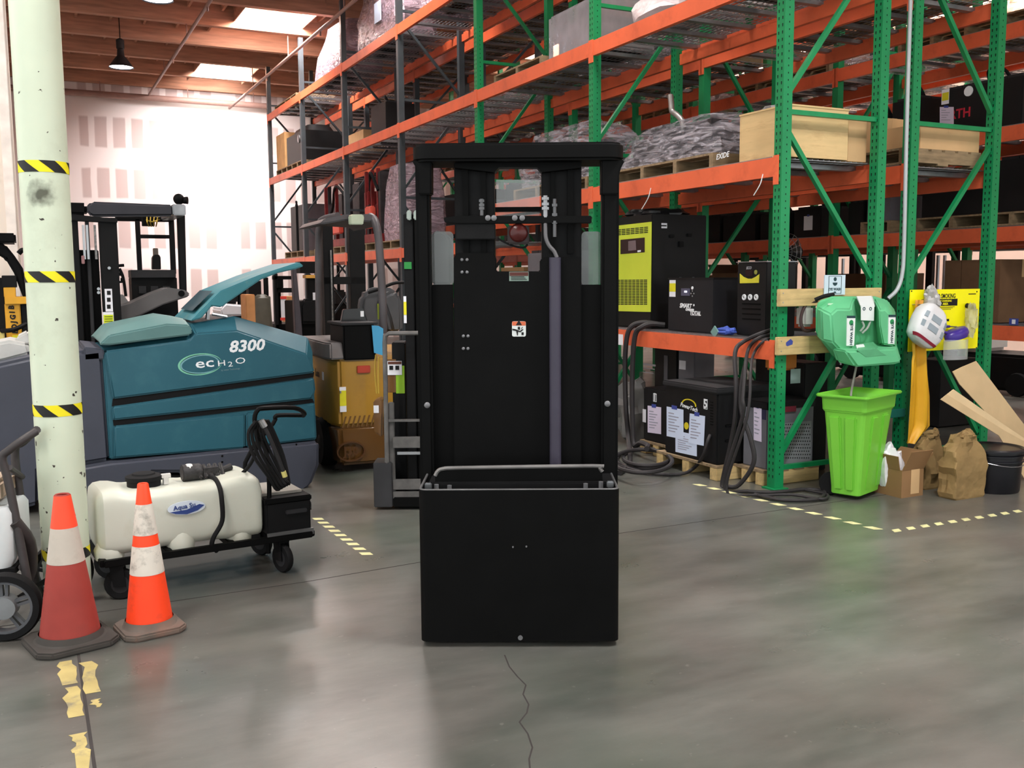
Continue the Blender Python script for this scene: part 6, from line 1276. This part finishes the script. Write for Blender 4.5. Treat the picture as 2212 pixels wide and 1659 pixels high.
cr.b('lid', -.005, xb-xa+.005, -.005, ln+.005, h, h+.014, PLY, bevel=.001); 
for k in range(3): cr.b('runner', .016+k*(xb-xa-.102)/2, .086+k*(xb-xa-.102)/2, .016, ln-.016, .004, .03, PAL, bevel=.002)
w_ = cab("dark battery stood between the wrapped heap and the plywood crate", .5, ln+yf+.02, ZB, .35, .22, .42, CHB, 'spare_battery', 'battery'); lump((.1, .1, .46), (.12, .14, .06), 8, .4, flat=-.04).build('plastic_scrap', mat('grey_scrap', (150, 150, 152), .4), w_.t, smooth=25)
# ---------------------------------------------------------------- generic goods
def carton(label, x, y, z, lx, ly, h, m=CARD, name='carton', group=None, tape=True, paper_px=None, open_=False):
    w_ = W(name, label, 'box', x, y, z, 0, group); w_.b('carton_body', 0, lx, 0, ly, 0, h, m, bevel=.003)
    if tape: w_.b('tape_seam', lx/2-.03, lx/2+.03, -.001, 0, h*.72, h, CARDL, bevel=0); w_.b('top_tape', lx/2-.03, lx/2+.03, 0, ly, h, h+.001, CARDL, bevel=0)
    if open_:
        for p0, p1, of in (((0, 0, h), (lx, 0, h), (0, -.1, .12)), ((lx, ly, h), (0, ly, h), (0, .1, .12))): MB().sheet([[p0, p1], [tuple(V(p0)+V(of)), tuple(V(p1)+V(of))]], .005).build('flap', m, w_.t, smooth=0)
    return w_
def battery(label, x, y, z, lx, ly, h, m=CHB, name='traction_battery', note=False, group=None, cells=True):
    w_ = W(name, label, 'battery', x, y, z, 0, group); w_.b('steel_case', 0, lx, 0, ly, 0, h, m, bevel=.006)
    if cells:
        nx, ny = max(2, int(lx/.16)), max(2, int(ly/.16)); cl = MB()
        for i in range(nx):
            for j in range(ny): cl.bx(.03+i*(lx-.06)/nx, .02+(i+1)*(lx-.06)/nx, .03+j*(ly-.06)/ny, .02+(j+1)*(ly-.06)/ny, h, h+.03)
        tag(cl.build('cell_caps', DRK, w_.t, smooth=0), kind='stuff'); MB().tube([(lx*.3, ly*.3, h), (lx*.2, ly*.35, h+.12), (lx*.3, ly*.6, h+.16), (lx*.5, ly*.7, h+.05)], .016, 8, smooth=4).build('battery_lead', RUB, w_.t)
    if note: w_.b('white_note', -.002, 0, ly*.3, ly*.62, h*.25, h*.75, WHT, bevel=0); w_.b('note_tape', -.003, 0, ly*.42, ly*.5, h*.73, h*.8, BLUT, bevel=0)
    return w_
# shelf 2.475, bays away from the post
ZC = 3.87; ZD = 5.255; ZA = 2.075
# slate section, shelf at 2.06
q = lambda px, s=.15: F0.x(px, 500, s)[0]
pallet('pallet under the two tall black cabinets at the far rack end', .05, 14.05, ZA, .85, 1.6)
cab('tall black cabinet with a cable on top at the far end of the slate rack', .15, 15.0, ZA+.131, .55, .45, .95, CHB, 'black_cabinet', 'cabinet', extra=lambda w_: MB().tube([(.05, .05, .95), (.05, .15, 1.05), (.1, .3, 1.05), (.1, .4, .95)], .02, 8, smooth=4).build('cable_loop', RUB, w_.t))
cab('tall grey sided cabinet next to the black one at the far rack end', .15, 14.2, ZA+.131, .55, .6, .95, mat('warm_grey_panel', (92, 84, 88), .5), 'grey_cabinet', 'cabinet', extra=lambda w_: w_.b('dark_door', -.004, 0, .3, .58, .02, .93, CHB, bevel=.002))
RED = mat('dark_red_machine', (120, 34, 34), .5, var=.3, vs=7); REDL = mat('coral_red_machine', (206, 84, 66), .5, var=.1)
def machine(label, x, y, z, lx, ly, h, seed, m=RED, pal=True):
    if pal: pallet('pallet under the '+label, x-.03, y-.03, z, lx+.06, ly+.06); z += .131
    w_ = W('machine_part', label, 'machine', x, y, z); random.seed(seed); w_.b('base_frame', 0, lx, 0, ly, 0, h*.12, m, bevel=.01)
    for i in range(5):
        a, b = random.uniform(0, lx*.5), random.uniform(0, ly*.7); w_.b('casting', a, a+lx*random.uniform(.2, .5), b, b+ly*random.uniform(.15, .3), h*.1, h*random.uniform(.5, 1), m if i % 3 else CORE, bevel=.015)
    for i in range(3):
        b = ly*(.15+.32*i); w_.b('upright_rib', lx*.1, lx*.18, b, b+.05, h*.1, h, m, bevel=.008)
    MB().tube([(lx*.1, ly*.1, h*.7), (lx*.05, ly*.4, h*.95), (lx*.2, ly*.7, h*.6), (lx*.1, ly*.9, h*.3)], .025, 8, smooth=5).build('hose', RUB, w_.t)
    w_.b('bright_cover', -.01, lx*.1, ly*.25, ly*.6, h*.2, h*.5, REDL, bevel=.02)
    return w_
machine('dark red mast carriage, farther of two on the slate rack', .1, 11.1, ZA, .75, 2.2, 1.15, 5)
machine('dark red mast carriage beside the tall lilac load on the slate rack', .1, 9.6, ZA, .75, .95, 1.2, 8)
wrapped('tall lilac wrapped load on the slate rack past the forklift canopy', .1, .85, 8.35, 9.35, ZA, 3.35, 12, m=LILAC)
# slate section, shelf at 3.855
pallet('pallet under the black engine cover and carton', .05, 13.9, ZC, .85, 2.3)
carton('tall tan carton with blue tape at the far end of the second shelf', .08, 15.5, ZC+.131, .5, .75, .75, mat('tan_box', (206, 164, 110), .85))
def dome(w_):
    MB().rings([[(x, y, z) for x, y in rrect(.05, .75, .05, 1.4, .2)] for z in (.3, .55)] + [[(x, y, .75) for x, y in rrect(.15, .65, .2, 1.3, .2)]]).build('rounded_cover', BLK2, w_.t, bevel=.03, smooth=40)
    MB().lathe([(.08, 0), (.08, -.02), (.04, -.03)], n=16, ax='x').build('round_emblem', STL, w_.t).location = (-.01, .3, .45)
cab('black engine cover with a round emblem on the second shelf of the slate rack', .1, 14.0, ZC+.131, .8, 1.4, .6, CHB, 'engine_cover', 'machine', extra=dome)
battery('black battery box alone on the second shelf of the slate rack', .35, 9.75, ZC, .5, .75, .6)
carton('flat tan carton behind the black battery box', .5, 11.4, ZC, .4, .9, .4, CARDL)
# slate section, top shelf
pallet('empty pallet at the far end of the top shelf', .08, 14.4, ZD, .8, 1.9)
LW = LILAC
wrapped('tapering lilac wrapped load on the top shelf, farthest along', .1, .85, 11.2, 13.2, ZD, 6.2, 21, m=LW, pal=False, taper=.55)
wrapped('lilac wrapped load with a blue white label on the top shelf', .1, .85, 8.5, 10.4, ZD, 6.2, 25, m=LW, pal=False, taper=.85).b('white_label', -.42, -.41, -.4, -.1, .3, .6, PB_, bevel=0)
wrapped('pale wrapped carton load at the top of the green rack', .1, .85, 6.0, 7.6, ZD, 6.2, 29, m=LW, pal=False, core=CARD)
# green section upper shelves
w_ = W('film_bag', 'squared clear film cover over a carton on the third shelf by the green post', 'load', .12, 2.85, ZC); w_.b('film_cover', 0, .7, 0, 1.0, 0, .5, mat('grey_film', (170, 166, 170), .15, alpha=.55, bump=.3, bs=8, spec=.9), bevel=.03); w_.b('inner_carton', .05, .6, .1, .8, 0, .35, mat('grey_carton', (120, 112, 114), .7))
w_ = W('film_bag', 'white foamy wrapped roll beside the film cover on the third shelf', 'load', .12, 1.5, ZC); lump((.35, .5, .17), (.32, .55, .2), 17, .3, 18, 12, flat=-.17).build('wrapped_roll', mat('pink_white_foam', (214, 196, 196), .5, bump=.5, bs=14), w_.t, smooth=30)
battery('dark case on the third shelf near the corner post', .15, .3, ZC, .6, .7, .45, cells=False)
pallet('bare pallet on the third shelf of the green rack', .1, 3.95, ZC, .8, 1.2)
for i, y in enumerate((.4, 3.1)): pallet('bare pallet on the top shelf of the green rack, '+['nearer', 'farther'][i]+' one', .1, y, ZD, .8, 1.4)
wrapped('wrapped machine load on the second shelf behind the middle forklift', .12, .85, 3.0, 4.6, ZB, 3.2, 37)
carton('plain carton on the shelf behind the forklift window', .15, 4.5, 1.135, .6, .6, .6); battery('grey cased battery on the shelf behind the forklift window', .1, 3.1, 1.135, .7, 1.2, .75, GC)
# ---- second rack
pallet('pallet under the tan cartons between the green posts', 1.3, .1, ZB, .9, 1.0)
carton('tan carton on a pallet between the two green frames', .9+.5, .5, ZB+.131, .45, .5, .3, CARDL); carton('long tan carton with small print facing the conduit', 1.5, .12, ZB+.131, .7, .35, .2, CARDL)
carton('tan carton just behind the plywood crate', xb+.03, .16, ZB, .2, .6, .32, CARDL, tape=False)
for i, (y, l) in enumerate(((1.3, .8), (2.9, 1.6), (5.6, 2.0), (8.5, 1.8), (11.2, 1.8))):
    battery('dark battery at head height on the second rack, bay %s from the sign' % ['one', 'two', 'three', 'four', 'five'][i], 1.45, y, ZB, .7, l, .5, note=i == 0)
for i, (y, l, h) in enumerate(((.3, 1.6, .5), (2.9, 2, .6), (5.6, 2.2, .5), (8.3, 2.2, .7), (11, 2.2, .6), (13.8, 2.2, .6))):
    wrapped('dusty wrapped load on third shelf of second rack, bay %s from sign' % ['one', 'two', 'three', 'four', 'five', 'six'][i], 1.42, 2.18, y, y+l, ZC, ZC+h, 50+i, taper=.85)
    pallet('stored pallet topmost on the second rack, bay %s from the sign' % ['one', 'two', 'three', 'four', 'five', 'six'][i], 1.4, y, ZD, .8, l)
# ---- third rack across the walkway
f3 = lambda px, py=500: F0.x(px, py, 3.45)
def on3(label, px0, px1, z, h, kind, s=3.5, d=.7, **k):
    y1 = F0.x(px0, 600, s)[0]; y0 = F0.x(px1, 600, s)[0]; z += .016
    if k.pop('pal', False): pallet('pallet under the '+label, s-.04, y0-.05, z, d+.08, y1-y0+.1); z += .131
    return (carton if kind == 'c' else battery)(label, s, y0, z, d, y1-y0, h, **k)
w_ = on3('big black battery with yellow label and red letters high on third rack', 2022, 2190, 3.0, .46, 'b')
w_.facex('yellow_label', (2034, 193, 2050, 225), -.003, .003, WHT, bevel=0); w_.facex('yellow_field', (2035, 200, 2049, 217), -.005, .003, mat('bright_yellow_label', (222, 214, 40)), bevel=0); paper(w_, 'taped_note', (2030, 231, 2060, 268), -.003, x=True, m=mat('lilac_white_paper', (216, 206, 226)), lines=5)
yy, zz = w_.f.x(2074, 246, 0); text('RTH', w_.t, mat('red_print', (190, 40, 60), .5, var=0), .13, (-.002, yy, zz), face='-x', bold=.003)
yy, zz = w_.f.x(2093, 197, 0); MB().lathe([(.05, 0), (.05, -.01), (.03, -.012)], n=16, ax='x').build('white_gauge', WIN, w_.t).location = (0, yy, zz)
on3('black battery case with ribbed side beside the conduit on the third rack', 1915, 1975, 3.0, .45, 'b'); on3('black battery with a small white card high on the third rack', 1850, 1905, 3.0, .32, 'b', note=True)
for i, (a, b, h, nt) in enumerate(((1712, 1770, .34, True), (1828, 1860, .36, False), (1868, 1918, .28, False), (1640, 1700, .32, False), (1560, 1630, .34, False), (1512, 1554, .36, False))):
    on3(['black battery with a long white note, by the corner post on the third rack', 'black battery beside the one with the long note', 'grey unit on a thin pallet between the green posts', 'dark battery seen past the corner post', 'dark battery above the opened carton', 'dark battery beyond the tall charger'][i], a, b, 2.06, h, 'b', note=nt, m=GC if i == 2 else CHB, pal=i == 2)
on3('long black battery above the yellow sign on the third rack', 1985, 2130, 2.06, .34, 'b', pal=True); on3('black unit on a pallet at the picture edge of the third rack', 2140, 2230, 2.06, .5, 'b', pal=True)
for i, (a, b) in enumerate(((2040, 2075), (2076, 2112), (2120, 2160))): on3('brown carton in the row above the yellow sign, number %s from the conduit' % ['one', 'two', 'three'][i], a, b, 1.12, .62, 'c', m=mat('dull_brown_carton', (110, 82, 58), .85))
on3('opened brown carton on the third rack seen over the squat charger', 1538, 1592, 1.12, .52, 'c', open_=True, m=mat('dull_brown_carton', (110, 82, 58)))
on3('dark drum like battery low on the third rack behind the apron', 1975, 2040, .0, .7, 'b', m=CHB, cells=False)
# fan with wire cage
q = at(1712, 545, 0, 2.85); fn = W('pedestal_fan', 'round dusty fan head on a stand behind the corner post', 'fan', 2.85, q.y, 0)
hz_ = q.z; MB().cyl((0, 0, 0), (0, 0, hz_), .02).lathe([(.2, 0), (.2, .02), (.03, .04)]).build('stand', DRK, fn.t)
MB().lathe([(.01, .1), (.07, .09), (.08, .0), (.05, -.06)], n=16, ax='x').build('motor', DRK, fn.t).location = (0, 0, hz_)
for k in range(3): MB().sheet([[(.0, .05*math.cos(a), .05*math.sin(a)), (.03, .18*math.cos(a-.3), .18*math.sin(a-.3))], [(.05, .05*math.cos(a+.8), .05*math.sin(a+.8)), (.02, .18*math.cos(a+.7), .18*math.sin(a+.7))]], .004).build('blade', mat('dusty_blade', (120, 116, 110), .5), fn.t).location = (-.06, 0, hz_)
for r in (.1, .16, .21): MB().tube([(-.1+(r-.1)*.3, r*math.cos(a), r*math.sin(a)) for a in [2*PI*i/28 for i in range(28)]], .004, 5, closed=True).build('cage_ring', STL, fn.t).location = (0, 0, hz_)
for k in range(16): a = 2*PI*k/16; MB().bar((-.11, .03*math.cos(a), .03*math.sin(a)), (-.05, .21*math.cos(a), .21*math.sin(a)), .003, .003).build('cage_wire', STL, fn.t).location = (0, 0, hz_)
# machines parked in the walkway and beyond, dark silhouettes low between the posts
def truck(label, x, y, h=2.1, rz=0, m=BLK2, white=False):
    w_ = W('parked_forklift', label, 'forklift', x, y, 0, rz, 'forklifts parked beyond the racks')
    w_.b('chassis', -.4, .4, -.7, .7, .06, .55, m, bevel=.04); w_.b('battery_cover', -.36, .36, .1, .68, .55, 1.0, WPL if white else m, bevel=.05)
    for sx in (-.3, .3): w_.b('mast_rail', sx-.04, sx+.04, -.78, -.68, .03, h, BLK, bevel=.004); w_.b('guard_post', sx-.03, sx+.03, .5, .56, .9, h-.05, BLK)
    w_.b('overhead_guard', -.38, .38, -.68, .6, h-.06, h, BLK, bevel=.02); w_.b('mast_cross', -.3, .3, -.76, -.72, h*.55, h*.6, BLK); w_.b('seat_back', -.22, .22, .1, .2, .95, 1.35, DRK, bevel=.05)
    for sx in (-.08, .08): MB().cyl((sx, -.7, .1), (sx, -.7, h-.1), .025, n=8).build('lift_cylinder', STL, w_.t)
    for sx in (-.42, .42):
        for sy in (-.5, .5): MB().lathe([(.05, -.05), (.15, -.05), (.16, 0), (.15, .05), (.05, .05)], (sx, sy, .16), 18, 'x').build('wheel', RUB, w_.t)
for i, (x, y, wht) in enumerate(((7.0, 5.2, False), (7.2, 7.4, False), (7.0, 3.4, True), (8.2, 9.6, False), (6.9, 1.4, False))): truck(['dark forklift beyond the last rack, behind the eye wash sign', 'dark forklift beyond the last rack, seen over the slim charger', 'forklift with a white cover beyond the last rack, behind the conduit', 'dark forklift deep in the hall beyond the last rack', 'dark forklift beyond the last rack, above the yellow sign'][i], x, y, 2.0, .1, white=wht)
truck('dark forklift at the wall end beyond the slate racks', 2.2, 18.6, 2.1, .4)
# far goods on the last rack so that it is not empty
for i, y in enumerate((.5, 3.2, 5.9, 8.6, 11.3, 14.0)):
    nm = ['one', 'two', 'three', 'four', 'five', 'six'][i]
    battery('dark battery at eye level on last rack, bay %s from its open end' % nm, 4.85, y, 2.076, .7, 1.5, .5); carton('brown carton at waist height on last rack, bay %s from its open end' % nm, 4.85, y+.3, 1.136, .7, 1.0, .5, mat('dull_brown_carton', (110, 82, 58)))
    wrapped('wrapped load high on last rack, bay %s from its open end' % nm, 4.8, 5.55, y, y+1.8, 3.957, 4.6, 70+i, pal=False); pallet('pallet on fourth shelf of third rack, bay %s from its open end' % nm, 3.5, y, 3.957, .8, 1.7)
# labels on beams of the nearest racks
def beam_tag(px, s, m=WHT, label='white paper tag stuck on the lowest orange beam near the first cables'):
    a, b, c, e = F0.rectx(*px, s); w_ = W('beam_tag', label, 'tag', s, min(a, b), c); w_.b('paper', -.0015, 0, 0, abs(b-a), 0, e-c, m, bevel=0)
    return w_
beam_tag((1333, 722, 1346, 745), -.0475)
a, b, c, e = F0.rectx(2180, 688, 2200, 702, 3.352); w_ = W('beam_tag', 'white tag framed in blue tape on the far orange beam past the yellow sign', 'tag', 3.352, min(a, b), c); w_.b('paper', -.003, -.001, .03, abs(b-a)-.03, .01, e-c-.01, WHT, bevel=0); w_.b('blue_tape', -.001, 0, 0, abs(b-a), 0, e-c, BLUT, bevel=0)
for px, py in ((1640, 388), (1398, 418)): P = [X(px+8, py-12, -.06), X(px+2, py+10, -.07), X(px-12, py+34, -.08)]; tag(MB().tube(P, .004, 6, smooth=5).build('strap_tail', WPL), 'white strapping tail hanging off the beam '+('near the corner post' if px > 1500 else 'above the tall charger'), 'strap')
